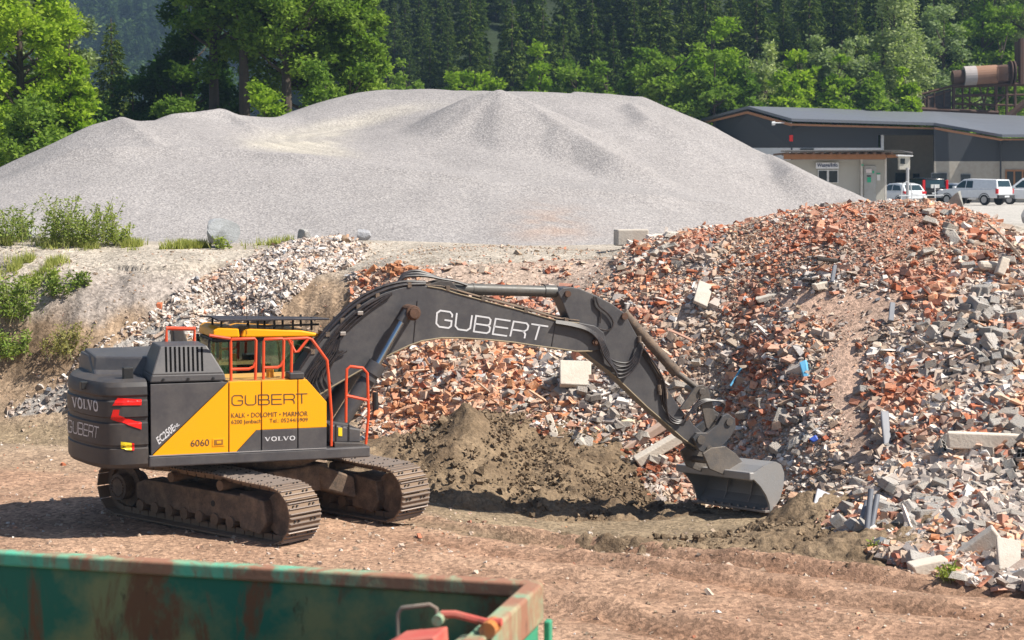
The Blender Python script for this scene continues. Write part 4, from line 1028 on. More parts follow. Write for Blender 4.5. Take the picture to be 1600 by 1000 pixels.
def zone(px, py):
    """shares of the kinds of debris, and local size and density factors"""
    n = len(px); Wt = np.zeros((n, 7)); Wt[:] = [.26, .11, .17, .15, .06, .23, .02]
    size = np.ones(n); dens = np.ones(n)
    def g(cx, cy, rx, ry): return np.exp(-(((px - cx) / rx) ** 2 + ((py - cy) / ry) ** 2))[:, None]
    def put(gw, mix):
        nonlocal Wt
        Wt = Wt * (1 - gw) + gw * np.array(mix)
    put(g(1380, 365, 190, 75) * .95, [.66, .14, .03, .03, .03, .11, 0])
    put(g(1180, 390, 130, 50) * .8, [.52, .12, .10, .06, .06, .14, 0])
    put(g(1000, 400, 70, 40) * .7, [.35, .05, .2, .12, .14, .14, 0])
    put(g(1130, 480, 130, 60) * .7, [.35, .13, .12, .08, .10, .22, 0])
    put(g(690, 590, 105, 95) * .97, [.16, .66, .03, .03, .0, .12, 0])
    put(g(600, 560, 60, 40) * .9, [.1, .7, .03, .05, .0, .12, 0])
    put(g(900, 600, 110, 60) * .9, [.12, .10, .33, .28, .03, .14, 0])
    put(g(880, 690, 110, 60) * .8, [.12, .12, .34, .22, .02, .18, 0])
    put(g(1000, 740, 90, 40) * .8, [.4, .1, .25, .1, .02, .13, 0])
    put(g(600, 650, 40, 60) * .8, [.05, .25, .2, .3, .03, .17, 0])
    put(g(1180, 620, 90, 100) * .7, [.16, .05, .30, .28, .09, .12, 0])
    put(g(1340, 690, 50, 130) * .8, [.38, .14, .10, .10, .05, .23, 0])
    put(g(1320, 600, 30, 80) * .6, [.25, .1, .05, .05, .0, .55, 0])
    put(g(1520, 560, 110, 110) * .92, [.05, .03, .55, .16, .12, .09, 0])
    put(g(1400, 770, 100, 60) * .6, [.22, .08, .32, .16, .1, .12, 0])
    put(g(1500, 820, 120, 60) * .8, [.16, .07, .42, .17, .06, .12, 0])
    put(g(690, 590, 125, 110) * .95, [.16, .66, .03, .03, .0, .12, 0])
    put(g(1300, 385, 250, 70) * .6, [.62, .14, .03, .05, .04, .12, 0])
    band = (py < 450) & (px > 565) & (px < 960)
    dens[band] *= .35; Wt[band] = [.16, .12, .22, .12, .04, .30, .04]
    lf = band & (px < 640); Wt[lf] = [.25, .5, .05, .05, 0, .15, 0]; dens[lf] *= 2.2
    for cx, cy, rx, ry, d in ((1322, 590, 36, 95, .93), (1262, 472, 70, 24, .8), (1370, 480, 80, 28, .8), (1400, 340, 55, 30, .3), (1060, 500, 40, 25, .7), (1345, 690, 20, 55, .9), (1545, 770, 0.1, .1, 0), (780, 470, 150, 25, .35)):
        dens *= 1 - d * g(cx, cy, rx, ry)[:, 0]
    size *= 1 + 1.0 * g(1520, 600, 130, 150)[:, 0] + .8 * g(1480, 830, 150, 80)[:, 0] + .75 * g(700, 600, 110, 90)[:, 0] + .4 * g(900, 640, 160, 110)[:, 0] + .3 * g(1490, 350, 40, 30)[:, 0]
    size *= 1 - .42 * g(1370, 370, 120, 60)[:, 0]
    size *= np.where(py < 450, .85, 1)
    return Wt, size, dens
def pick(Wt, rs):
    c = np.cumsum(Wt / Wt.sum(1, keepdims=True), 1); r = rs.rand(len(Wt), 1); return (r > c).sum(1).clip(0, 6)
def colors(kind, rs):
    C = np.zeros((len(kind), 3))
    for k, nm in enumerate(KINDS_):
        i = np.where(kind == k)[0]
        if len(i): p = np.array(PAL[nm]); C[i] = p[rs.randint(0, len(p), len(i))]
    dust = rs.rand(len(kind), 1) ** 1.5 * .55
    C = C * (1 - dust) + np.array([.58, .45, .37]) * dust
    return C * rs.uniform(.85, 1.12, (len(kind), 1))
def chunk_arrays(x, y, z, dims, cols, rs, jit=.16, tilt=1.0):
    n = len(x)
    V = np.repeat(BOXV[None], n, 0) + rs.uniform(-jit, jit, (n, 8, 3))
    V[:, 4:, :2] *= rs.uniform(.65, 1.0, (n, 1, 2))
    V = V * dims[:, None, :]
    V = np.einsum('nij,nkj->nki', rotmats(n, rs, tilt), V)
    V += np.stack([x, y, z], 1)[:, None]
    F = BOXF[None] + (np.arange(n) * 8)[:, None, None]
    return V.reshape(-1, 3), F.reshape(-1, 4), np.repeat(cols, 8, 0)
def march(px, py, lo=18.0, hi=60.0, st=.08):
    D = np.arange(lo, hi, st); a = (px - 800) / FPX; b = (500 - py) / FPX; dy = CP + b * SP
    X = a / dy * D; Z = H0 + (-SP + b * CP) / dy * D
    k = np.nonzero(Z < hgt(X, D))[0]
    return None if len(k) == 0 else float(D[k[0]]) - st / 2
def rubble():
    rs = np.random.RandomState(11)
    def sample(n, poly, xr, yr):
        x = rs.uniform(*xr, n); y = rs.uniform(*yr, n); z = hgt(x, y); px, py = proj(x, y, z)
        k = inpoly(poly, px, py); return x[k], y[k], z[k], px[k], py[k]
    RUB2 = [(545, 430), (600, 416), (700, 413), (960, 402), (1000, 368), (1100, 352), (1200, 322), (1300, 305), (1390, 296), (1480, 310), (1560, 348), (1640, 388), (1800, 440), (2000, 480), (2000, 1010),
            (1800, 975), (1600, 925), (1500, 908), (1400, 880), (1330, 850), (1240, 803), (1100, 792), (950, 768), (800, 750), (570, 712)]
    x, y, z, px, py = sample(620000, RUB2, (-4, 13), (18.5, 40.5))
    Wt, size, dens = zone(px, py)
    k = rs.rand(len(x)) < dens ** 2.6 * .50 * (.45 + 1.1 * np.clip(.5 + 2.2 * fbm(x * .9, y * .9, 3, 2), 0, 1))
    x, y, z, px, py, Wt, size = [a[k] for a in (x, y, z, px, py, Wt, size)]
    for c_k in range(7): Wt[:, c_k] *= np.exp(5.0 * (vn(x * 1.1 + 31 * c_k, y * 1.1 + z, c_k) - .5))
    size = size * (.62 + .85 * vn(x * .8, y * .8 + z, 9) ** 1.3)
    kind = pick(Wt, rs); n = len(x)
    s = np.minimum(np.exp(rs.normal(-3.06, .54, n)) * size, .165)
    dims = np.stack([s * rs.uniform(.8, 2.0, n), s * rs.uniform(.7, 1.2, n), s * rs.uniform(.3, .9, n)], 1)
    lg = rs.rand(n) < .012; dims[lg] = dims[lg] * np.array([3.2, .45, .5])
    shard = rs.rand(n) < .22; dims[shard, 2] *= .35; dims[shard, 0] *= 1.3
    V, F, C = chunk_arrays(x, y, z + s * rs.uniform(-.12, .30, n), dims, colors(kind, rs), rs, .16, .7)
    xf, yf, zf, pxf, pyf = sample(150000, RUB2, (-4, 13), (18.5, 40.5)); nf = len(xf); Wf, _, dnf = zone(pxf, pyf); kf = rs.rand(nf) < dnf ** 2.2; xf, yf, zf, Wf = xf[kf], yf[kf], zf[kf], Wf[kf]; nf = len(xf); Wf[:, 4] *= .3; Wf[:, 5] += .35
    sf = np.exp(rs.normal(-3.95, .35, nf)); df = np.stack([sf * rs.uniform(.8, 1.8, nf), sf, sf * .6], 1)
    V2, F2, C2 = chunk_arrays(xf, yf, zf + .01, df, colors(pick(Wf, rs), rs), rs, .2, .8); F2 = F2 + len(V)
    V = np.concatenate([V, V2]); F = np.concatenate([F, F2]); C = np.concatenate([C, C2])
    o = mesh_np("rubble", V, F, RUBBLE, None, C); tag(o, "dense small brick, tile and concrete fragments covering the whole slope", "rubble", kind="stuff")
    # white plaster rubble tipped down the left bank
    WH2 = [(a_ + b_, c_) for (a_, c_), b_ in zip(WHT, [0, 10, 12, 14, 20, 24, 26, 26, 22, 20, 18, 6, -6, -20, -30, -30, -34, -30, -22])]
    x, y, z, px, py = sample(160000, WH2, (-12, -1.5), (36, 43))
    k = rs.rand(len(x)) < (.4 + .4 * (py < 450)) * np.where(px < 300, .4, 1) * (.35 + 1.3 * vn(x * 1.3, y * 1.3, 6)); x, y, z, px, py = [a[k] for a in (x, y, z, px, py)]; n = len(x)
    Wt = np.zeros((n, 7)); Wt[:] = [.02, .01, .32, .36, .11, .16, .02]; Wt[py > 600] = [.0, .0, .5, .12, .3, .06, .02]
    s = np.minimum(np.exp(rs.normal(-3.2, .5, n)), .12); dims = np.stack([s * rs.uniform(.8, 2.4, n), s * rs.uniform(.6, 1.2, n), s * rs.uniform(.15, .7, n)], 1)
    V, F, C = chunk_arrays(x, y, z + s * .2, dims, colors(pick(Wt, rs), rs), rs)
    o = mesh_np("plaster_rubble", V, F, RUBBLE, None, C); tag(o, "pale plaster and stone rubble tipped down the left bank", "rubble", kind="stuff")
    # loose stones and clods on yard and bank
    x = rs.uniform(-14, 9, 60000); y = rs.uniform(16, 42, 60000); z = hgt(x, y); px, py = proj(x, y, z)
    d = np.where((py > 640), .22, .35) * np.where(vn(x * .8, y * .8, 3) > .5, 1.3, .4)
    k = (~inpoly(RUB, px, py)) & (~inpoly(WHT, px, py)) & (px > -80) & (px < 1680) & (rs.rand(60000) < d)
    x, y, z = x[k], y[k], z[k]; n = len(x); Wt = np.zeros((n, 7)); Wt[:] = [.05, .03, .08, .04, .02, .30, .48]
    s = np.exp(rs.normal(-3.85, .5, n)); dims = np.stack([s * rs.uniform(.8, 1.6, n), s, s * rs.uniform(.5, .9, n)], 1)
    V, F, C = chunk_arrays(x, y, z + s * .1, dims, colors(pick(Wt, rs), rs), rs, .25)
    o = mesh_np("pebbles", V, F, RUBBLE, None, C); tag(o, "small stones and clods scattered over the yard and the bank", "stones", kind="stuff")
    # clods on the soil heaps
    pts = []
    for cx, cy, rx, ry, h in ((p1.x, p1.y, 2.4, 2.6, .95), (p2.x, p2.y, 2.1, 2.1, .5), (3.6, 25.2, 2.6, 1.2, .1), (4.3, 26.4, .9, .9, .2)):
        a = rs.normal(0, .5, (1300 if h > .3 else 700, 2)); r = np.hypot(a[:, 0], a[:, 1]); kk = r < 1; a = a[kk]; r = r[kk]
        X = cx + a[:, 0] * rx; Y = cy + a[:, 1] * ry; pts.append((X, Y, hgt(X, Y) + h * (1 - r ** 1.15) + .02))
    X = np.concatenate([p[0] for p in pts]); Y = np.concatenate([p[1] for p in pts]); Z = np.concatenate([p[2] for p in pts]); n = len(X)
    s = np.exp(rs.normal(-3.45, .5, n)); dims = np.stack([s * rs.uniform(.8, 1.4, n), s, s * .8], 1)
    col = np.array([.22, .16, .105]) * rs.uniform(.7, 1.5, (n, 1))
    V, F, C = chunk_arrays(X, Y, Z, dims, col, rs, .3); o = mesh_np("clods", V, F, SOIL, None, C); tag(o, "crumbs and clods lying on the soil heap", "soil", kind="stuff")

    # single pieces: shared meshes, one object each
    def base(name, mat, jit, chips=3, holes=False, seed=0):
        q = random.Random(seed); m = MB()
        vs = [Vector(v) + Vector([q.uniform(-jit, jit) for _ in range(3)]) for v in BOXV.tolist()]
        for i in range(4, 8):
            if q.random() < .5: vs[i] *= q.uniform(.75, .95)
        m.add(vs, BOXF.tolist())
        o = m.build(name, mat, None, bevel=.045, seg=1)
        if holes:
            m2 = MB()
            for a in range(3):
                for b in range(2): m2.box(-.36 + a * .27, -.16 + a * .27, -.38 + b * .42, -.06 + b * .42, .485, .505)
            m2.build("hole", VOID, o)
        me = o
        return me
    def lump(name, mat, seed):
        q = random.Random(seed); import bmesh
        bm = bmesh.new(); bmesh.ops.create_icosphere(bm, subdivisions=2, radius=.5)
        dd = [(Vector((q.gauss(0, 1), q.gauss(0, 1), q.gauss(0, 1))).normalized(), q.uniform(.30, .44)) for _ in range(9)]
        for v in bm.verts:
            for d, h in dd:
                e = v.co.dot(d)
                if e > h: v.co -= d * (e - h)
        me = bpy.data.meshes.new(name); bm.to_mesh(me); bm.free(); me.materials.append(mat)
        return link(bpy.data.objects.new(name, me))
    def mm(nm, col, dust=(.45, .36, .29)):
        m, N, L, b = new_mat(nm); oi = N.new("ShaderNodeObjectInfo"); co = coord(N, L)
        c = mixc(N, L, ramp(N, L, oi.outputs["Random"], 0, 1), tuple(v * .78 for v in col), tuple(min(1, v * 1.15) for v in col))
        c = mixc(N, L, ramp(N, L, noise(N, L, 3.5, 6, .7, co), .5, .72), c, dust)
        L.new(c, b.inputs["Base Color"]); b.inputs["Roughness"].default_value = .92; b.inputs["Specular IOR Level"].default_value = .2
        bump(N, L, b, noise(N, L, 9, 5, .7, co), .05); return m
    kinds = {
     'red': ([base("brick_fragment", mm("red_brick", (.46, .15, .075)), .13, seed=i) for i in range(3)], (1.7, .85, .6)),
     'orange': ([base("brick_fragment", mm("orange_brick", (.66, .30, .15), (.62, .42, .30)), .11, seed=10 + i) for i in range(3)], (1.6, .85, .65)),
     'grey': ([base("concrete_chunk", mm("grey_concrete", (.43, .385, .345)), .10, seed=20 + i) for i in range(3)], (1.5, 1.0, .7)),
     'pale': ([base("concrete_chunk", mm("pale_concrete", (.60, .55, .49)), .14, seed=30 + i) for i in range(3)], (1.5, 1.0, .55)),
     'stone': ([lump("rubble_stone", mm("rubble_stone", (.44, .41, .37)), 40 + i) for i in range(3)], (1.2, 1.0, .8)),
     'hollow': ([base("hollow_block", mm("hollow_block", (.34, .325, .31)), .03, holes=True, seed=50)], (1.3, 1.0, .8))}
    info = {'red': ("broken dusty red brick lying loose on the rubble heap", "brick", "red brick pieces on the heap"),
            'orange': ("broken pale orange brick lying on the slope below the boom", "brick", "orange brick pieces on the slope"),
            'grey': ("grey concrete block piece lying loose on the rubble heap", "concrete chunk", "grey concrete pieces on the heap"),
            'pale': ("pale beige concrete piece lying loose on the rubble heap", "concrete chunk", "pale concrete pieces on the heap"),
            'stone': ("rounded grey stone lying loose among the rubble", "stone", "rounded stones among the rubble"),
            'hollow': ("grey hollow block with open cells lying on the right slope", "hollow block", "hollow blocks on the right slope")}
    def scatter(kd, n, zones, smin, smax):
        protos, asp = kinds[kd]; lab, cat, grp = info[kd]; maps = [kidmap(p) for p in protos]; first = [True] * len(protos); done = 0
        while done < n:
            cx, cy, rx, ry = zones[rs.randint(len(zones))]
            px = rs.normal(cx, rx * .6); py = rs.normal(cy, ry * .6)
            if not inpoly(RUB, np.array([px]), np.array([py]))[0] or px > 1640 : continue
            # march along the ray to the slope
            lo, hi = 18.0, 42.0; D = None; prev = None
            if rs.rand() > zone(np.array([px]), np.array([py]))[2][0] + .1: continue
            D = march(px, py, lo, hi, .2)
            if D is None: continue
            p = W(px, py, D); z = hgt1(p.x, p.y); i = rs.randint(len(protos)); s = rs.uniform(smin, smax) ** 1
            o = protos[i] if first[i] else copy_tree(protos[i], maps[i])
            first[i] = False
            o.location = (p.x, p.y, z + s * .32); o.scale = [s * a * rs.uniform(.85, 1.15) for a in asp]
            o.rotation_euler = (rs.normal(0, .45) + .3, rs.normal(0, .4), rs.uniform(0, 6.28)); tag(o, lab, cat, grp); done += 1
    scatter('red', 110, [(1380, 370, 160, 60), (1150, 400, 120, 50), (1000, 400, 60, 30), (1000, 740, 70, 30), (1200, 500, 200, 120), (1350, 820, 60, 30), (1000, 570, 60, 40), (1300, 650, 150, 100)], .08, .145)
    scatter('orange', 120, [(700, 600, 90, 80), (660, 560, 70, 50), (800, 640, 80, 60), (620, 425, 30, 8), (640, 640, 60, 50)], .09, .17)
    scatter('grey', 130, [(1520, 560, 90, 110), (1450, 800, 120, 70), (950, 620, 120, 80), (1200, 700, 120, 80), (1560, 700, 60, 100)], .10, .20)
    scatter('pale', 110, [(900, 640, 120, 90), (1480, 350, 40, 30), (1040, 390, 60, 20), (1450, 830, 130, 60), (1100, 640, 200, 120), (1550, 600, 60, 120), (980, 720, 80, 40)], .10, .20)
    info['big'] = ("large grey or beige building block among the rubble on the right", "concrete block", "large blocks on the right slope"); kinds['big'] = ([base("concrete_block", mm("block_concrete", (.46, .43, .40)), .05, seed=60 + i) for i in range(3)], (1.6, 1.0, .75))
    scatter('big', 70, [(1540, 570, 60, 110), (1480, 830, 130, 60), (1520, 500, 60, 50), (1400, 800, 60, 50)], .15, .25)
    scatter('stone', 26, [(1000, 760, 60, 20), (1450, 850, 100, 40), (1540, 650, 60, 100), (1150, 740, 60, 40), (1480, 380, 50, 40)], .10, .19)
    scatter('hollow', 14, [(1560, 580, 50, 60), (1520, 480, 60, 60), (1590, 720, 30, 40), (1380, 690, 60, 60)], .16, .22)
rubble()

def surf(px, py, lo=18.0, hi=60.0):
    D = march(px, py, lo, hi)
    return W(px, py, D if D else hi)
CONC = paint("concrete_piece", (.50, .46, .41), .9, 0, .5, (.34, .27, .21), 2.5, .01)
CONCP = paint("pale_concrete_piece", (.62, .56, .48), .9, 0, .45, (.42, .33, .26), 2.2, .01)
WOODP = paint("old_timber", (.42, .33, .26), .9, 0, .6, (.22, .17, .13), 6, .006)
PLG = flat("grey_plastic", (.17, .18, .21), .45); BLUE = flat("light_blue_plastic", (.12, .42, .68), .5); DBLUE = flat("deep_blue_plastic", (.03, .09, .45), .5)
def piece(name, label, cat, pxy, dims, rot, mat, up=.5, jit=.08, seed=0, bevel=.02):
    q = random.Random(seed); p = surf(*pxy)
    vs = [Vector((v[0] * dims[0], v[1] * dims[1], v[2] * dims[2])) + Vector([q.uniform(-jit, jit) * d for d in dims]) for v in BOXV.tolist()]
    m = MB(); m.add(vs, BOXF.tolist()); o = m.build(name, mat, None, bevel=bevel, seg=2)
    o.location = (p.x, p.y, p.z + dims[2] * up); o.rotation_euler = [R(a) for a in rot]; tag(o, label, cat); return o
def big_debris():
    piece("concrete_slab", "square pale concrete slab tilted below the end of the boom", "concrete slab", (899, 600), (.60, .16, .52), (-35, 3, 2), CONCP, .35, .02)
    piece("brick", "single red brick standing above the square pale slab", "brick", (902, 562), (.17, .22, .26), (20, 10, 20), MATS.get("rb") or paint("rb", (.46, .15, .08), .9, 0, .4, (.5, .4, .33), 6), .5)
    piece("concrete_slab", "long flat beige slab leaning on the upper middle slope", "concrete slab", (1098, 475), (.30, .08, .62), (-50, 24, 0), CONC, .3, .03)
    piece("timber_beam", "pinkish beam lying diagonally left of the bucket arm, upper of two", "beam", (1012, 690), (1.05, .17, .15), (10, -30, 12), paint("pink_beam", (.55, .40, .32), .9, 0, .4), .8, .02)
    piece("concrete_beam", "pale concrete post lying diagonally left of the bucket, lower of two", "beam", (1035, 712), (1.15, .22, .18), (8, -27, 15), CONCP, .9, .03)
    piece("concrete_post", "pale upright post fragment near the foot of the middle slope", "concrete post", (862, 680), (.13, .14, .42), (-25, -15, 10), CONCP, .4, .05)
    piece("concrete_beam", "long white concrete beam lying level at the right edge", "concrete beam", (1550, 702), (1.35, .22, .24), (0, 2, -4), CONCP, .5, .03)
    piece("concrete_beam", "thick pitted concrete beam slanting at the lower right foot", "concrete beam", (1528, 872), (.62, .2, .22), (5, -38, -8), CONC, .7, .04)
    piece("concrete_slab", "flat beige five sided slab at the bottom right corner", "concrete slab", (1575, 892), (.36, .10, .44), (-35, 18, 8), CONC, .4, .14)
    piece("concrete_chunk", "broad pale block lying against the foot of the rubble on the right", "concrete chunk", (1450, 893), (.5, .3, .16), (0, -8, 10), CONCP, .4)
    piece("wood_plank", "narrow pale yellow plank lying left of the arm", "plank", (990, 660), (.5, .12, .04), (20, 3, 5), paint("yellow_plank", (.68, .60, .42), .8, 0, .3), .9)
    piece("metal_sheet", "narrow grey strip standing on the sandy patch of the slope", "metal strip", (1393, 503), (.10, .03, .36), (-30, 12, 0), PLG, .5, .03)
    piece("metal_sheet", "bent grey metal strip leaning near the right slope centre", "metal strip", (1384, 697), (.16, .05, .62), (-30, 14, 20), PLG, .4, .08)
    piece("metal_sheet", "small grey sheet lying low on the slope beside the bucket", "metal strip", (1283, 800), (.26, .05, .36), (-40, 30, 0), flat("grey_sheet", (.32, .32, .36), .5), .4, .15)
    piece("timber_beam", "black charred bar lying high on the brick slope", "beam", (1300, 412), (.60, .07, .07), (0, 6, 8), paint("char", (.03, .03, .03), .8), .9, .03)
    piece("metal_sheet", "short grey strip below the charred bar", "metal strip", (1302, 442), (.08, .05, .33), (-25, 15, 0), PLG, .5)
    piece("stone_block", "white flat stone below the charred bar", "stone", (1282, 452), (.30, .2, .12), (0, -8, 20), CONCP, .5, .15)
    piece("concrete_chunk", "long beige fragment lying below the red crest, right of centre", "concrete chunk", (1200, 470), (.5, .16, .1), (10, -12, 10), CONC, .6, .12)
    piece("concrete_chunk", "cream round-ended block lying high on the right slope", "concrete chunk", (1545, 424), (.42, .2, .16), (0, 5, 10), CONCP, .6, .1, bevel=.06)
    piece("concrete_chunk", "cream block leaning just right of the round-ended block", "concrete chunk", (1565, 433), (.16, .2, .3), (-15, 25, 0), CONCP, .6, .1)
    piece("plastic_bag", "light blue plastic bag lying in the middle of the rubble", "plastic bag", (1257, 590), (.14, .08, .26), (-20, -6, 0), BLUE, .5, .25)
    piece("plastic_scrap", "deep blue plastic scrap lying right of the bucket", "plastic scrap", (1272, 691), (.15, .1, .08), (-20, -25, 10), DBLUE, .6, .25)
    piece("plastic_sheet", "torn light blue strip sticking up behind the bucket linkage", "plastic strip", (1150, 610), (.04, .03, .42), (-20, 35, 0), BLUE, .6, .1)
    for i, (dx, l, lab) in enumerate(((0, .80, "longest of the grey plastic pipes bundled at the lower right slope"), (7, .62, "middle grey plastic pipe of the bundle at the lower right slope"), (-12, .45, "shortest and lowest grey plastic pipe of the bundle at the lower right slope"))):
        p = surf(1356 + dx, 840 - abs(dx)); m = MB(); m.cyl((0, 0, 0), (.12 + i * .03, .30, l * .8), .042, n=12); o = m.build("plastic_pipe", PLG, None, smooth=True, angle=50); o.location = (p.x - .05, p.y - .12, p.z + .02); tag(o, lab, "pipe")
    for i in range(5):
        p = surf(1575 + i * 9, 385 + i * 12); m = MB(); m.box(-.55, .55, -.03, .03, 0, .03); o = m.build("wood_lath", WOODP, None, bevel=.004); o.location = (p.x, p.y - .05, p.z + .05 + .02 * (i % 2)); o.rotation_euler = (0, R(42 + i * 3), R(-25 + i * 4)); tag(o, "thin weathered wood lath sliding down the right flank", "wood lath", "wood laths on the right flank")
    # blocks and boulders on the terrace
    for (px, py, D, dims, rot, lab, nm, ct) in ((986, 371, 38.6, (.70, .45, .36), (0, 0, 8), "rectangular grey concrete block on the terrace edge by the brick heap", "concrete_block", "concrete block"),
                             (1033, 378, 37.7, (.42, .35, .30), (5, 4, -20), "pale cube shaped block on the crest just right of the grey block", "concrete_block", "concrete block")):
        p = W(px, py, D); m = MB(); m.box(-dims[0] / 2, dims[0] / 2, -dims[1] / 2, dims[1] / 2, -dims[2] / 2, dims[2] / 2); o = m.build(nm, CONC if D > 38 else CONCP, None, bevel=.03); o.location = (p.x, p.y, p.z); o.rotation_euler = [R(a) for a in rot]; tag(o, lab, ct)
big_debris()
def boulder(px, py, D, w, h, lab, seed, col=(.46, .46, .46)):
    import bmesh
    q = random.Random(seed); bm = bmesh.new(); bmesh.ops.create_icosphere(bm, subdivisions=4, radius=.5)
    dd = [(Vector((q.gauss(0, 1), q.gauss(0, 1), q.gauss(0, .8))).normalized(), q.uniform(.16, .34)) for _ in range(9)]
    for v in bm.verts:
        for d, hh in dd:
            e = v.co.dot(d)
            if e > hh: v.co -= d * (e - hh) * .95
        f = float(fbm(np.array([v.co.x * 5 + seed]), np.array([v.co.z * 5 + v.co.y * 3]), 3, 2)[0]); v.co *= 1 + .10 * f
        v.co = Vector((v.co.x * w, v.co.y * w * .7, v.co.z * h * 1.25))
    me = bpy.data.meshes.new("boulder"); bm.to_mesh(me); bm.free()
    me.materials.append(paint("boulder_rock", col, .9, 0, .7, tuple(c * .6 for c in col), 2.5, .03))
    o = link(bpy.data.objects.new("boulder", me)); p = W(px, py, D); p.z = max(p.z, hgt1(p.x, p.y) + h * .3); o.location = p; o.rotation_euler = (0, 0, seed); tag(o, lab, "boulder"); return o
boulder(347, 361, 42.6, 1.15, .56, "large pale grey boulder on the weedy edge above the excavator", 1, (.33, .345, .36))
boulder(474, 371, 43, .75, .34, "flat pale boulder at the foot of the gravel, left of the plaster rubble", 2, (.42, .41, .39))
boulder(567, 376, 42.5, .42, .34, "small grey boulder at the left end of the terrace road", 3, (.40, .40, .42))
boulder(542, 384, 41.3, .42, .24, "low brown stone beside the small grey boulder", 4, (.30, .21, .14))
boulder(48, 364, 43, .62, .50, "pale boulder behind the tall weeds on the left edge", 5, (.40, .40, .40))
boulder(1496, 318, 40, .52, .50, "rounded grey boulder on top of the brick heap before the parked pickup", 6, (.34, .34, .32))
boulder(1602, 337, 62, .5, .5, "dark boulder cut by the right edge of the picture", 7, (.25, .25, .26))

# ------------------------------------------------------------------ weeds and grass on the bank
LEAFB = leaf_mat("weed_leaf", (.20, .27, .06), (.36, .40, .13), .35)
LEAFD = leaf_mat("bush_leaf", (.13, .21, .045), (.27, .33, .10), .3)
STEMM = flat("weed_stem", (.20, .20, .08), .8)
def leaf_cloud(P, size, rs, asp=.5, updown=.6, hang=None):
    """rhombus leaves at points P"""
    n = len(P); a = rs.uniform(0, 2 * np.pi, n); el = rs.uniform(-.6, .9, n) * updown
    d = np.stack([np.cos(a) * np.cos(el), np.sin(a) * np.cos(el), np.sin(el)], 1)
    if hang is not None: d = d * .6 + hang * .4; d /= np.linalg.norm(d, axis=1, keepdims=True)
    s = np.cross(d, rs.normal(0, 1, (n, 3))); s /= np.linalg.norm(s, axis=1, keepdims=True) + 1e-9
    L_ = (size * rs.uniform(.6, 1.3, n))[:, None]
    V = np.stack([P, P + d * L_ * .5 + s * L_ * asp * .5, P + d * L_, P + d * L_ * .5 - s * L_ * asp * .5], 1).reshape(-1, 3)
    F = np.arange(n * 4).reshape(-1, 4)
    C = np.repeat(rs.uniform(0, 1, (n, 1)) * np.ones((1, 3)), 4, 0)
    return V, F, C
def weed(px, py, D, h, w, lab, seed, mat=None, nst=28, dens=34, lsz=.055):
    rs = np.random.RandomState(seed); p = W(px, py, D)
    if py > 400: p = surf(px, py)
    p.z = hgt1(p.x, p.y)
    E = empty("weed_clump", p); tag(E, lab, "bush")
    m = MB(); Ps = []
    for i in range(nst):
        bx, by = rs.normal(0, w * .28, 2); hh = h * rs.uniform(.5, 1.05); lx, ly = rs.normal(0, .30, 2) * hh
        m.tube([(bx, by, -.05), (bx + lx * .4, by + ly * .4, hh * .5), (bx + lx, by + ly, hh)], .006, 4)
        t = rs.uniform(.12, 1, dens)[:, None]; base = np.array([bx, by, 0]) * (1 - t) + np.array([bx + lx, by + ly, hh]) * t
        Ps.append(base + rs.normal(0, .05, (dens, 3)) * np.array([1, 1, .4]) * w)
    m.build("stem", STEMM, E)
    V, F, C = leaf_cloud(np.concatenate(Ps), lsz * 1.5, rs, .5, 1.0)
    mesh_np("foliage", V, F, mat or LEAFB, E, C)
weed(98, 378, 42.2, 1.15, 1.1, "tallest leafy weed clump on the bank edge above the excavator", 1, None, 44, 40)
weed(160, 378, 42.3, 1.0, .9, "leafy weed clump just right of the tallest clump", 2, None, 34, 36)
weed(128, 380, 42.1, .8, .7, "low weed clump between the two tallest clumps", 3, None, 22, 32)
weed(14, 378, 42.3, .9, 1.0, "leafy weed clump at the left edge beside the pale boulder", 4, None, 30, 34)
weed(36, 370, 43, .55, .6, "small weed clump in front of the pale boulder", 5, None, 14, 30)
weed(185, 378, 42.4, .6, .6, "short weed clump at the right end of the tall weeds", 14, None, 16, 30)
weed(344, 376, 42.0, .32, .3, "tiny weed in front of the large boulder", 6, None, 8, 26)
weed(28, 505, 39.4, 1.0, 1.1, "green bush growing on the bank at the left edge", 7, LEAFD, 50, 44, .06)
weed(16, 555, 38.8, .6, .9, "lower bush on the bank under the left edge bush", 8, LEAFD, 30, 40, .06)
weed(95, 462, 40.0, .45, .55, "small bush midway up the bank", 9, LEAFD, 16, 34)
weed(124, 450, 40.3, .35, .4, "small bush right of the midway bush", 10, LEAFD, 12, 30)
weed(100, 560, 38.5, .75, .75, "dry olive bush low on the eroded bank", 11, leaf_mat("dry_leaf", (.22, .22, .07), (.36, .33, .14), .3), 30, 36, .045)
weed(50, 450, 40.4, .3, .6, "flat green patch of weed above the left edge bush", 12, LEAFB, 16, 30)
weed(85, 440, 40.6, .3, .5, "flat green weed under the bank top", 13, LEAFB, 14, 30)
weed(1482, 905, 22.3, .22, .22, "small green grass tuft at the foot of the rubble", 15, None, 16, 10, .05)
weed(1360, 862, 24.1, .18, .12, "tiny yellow green sprout beside the grey pipes", 16, None, 6, 10, .04)
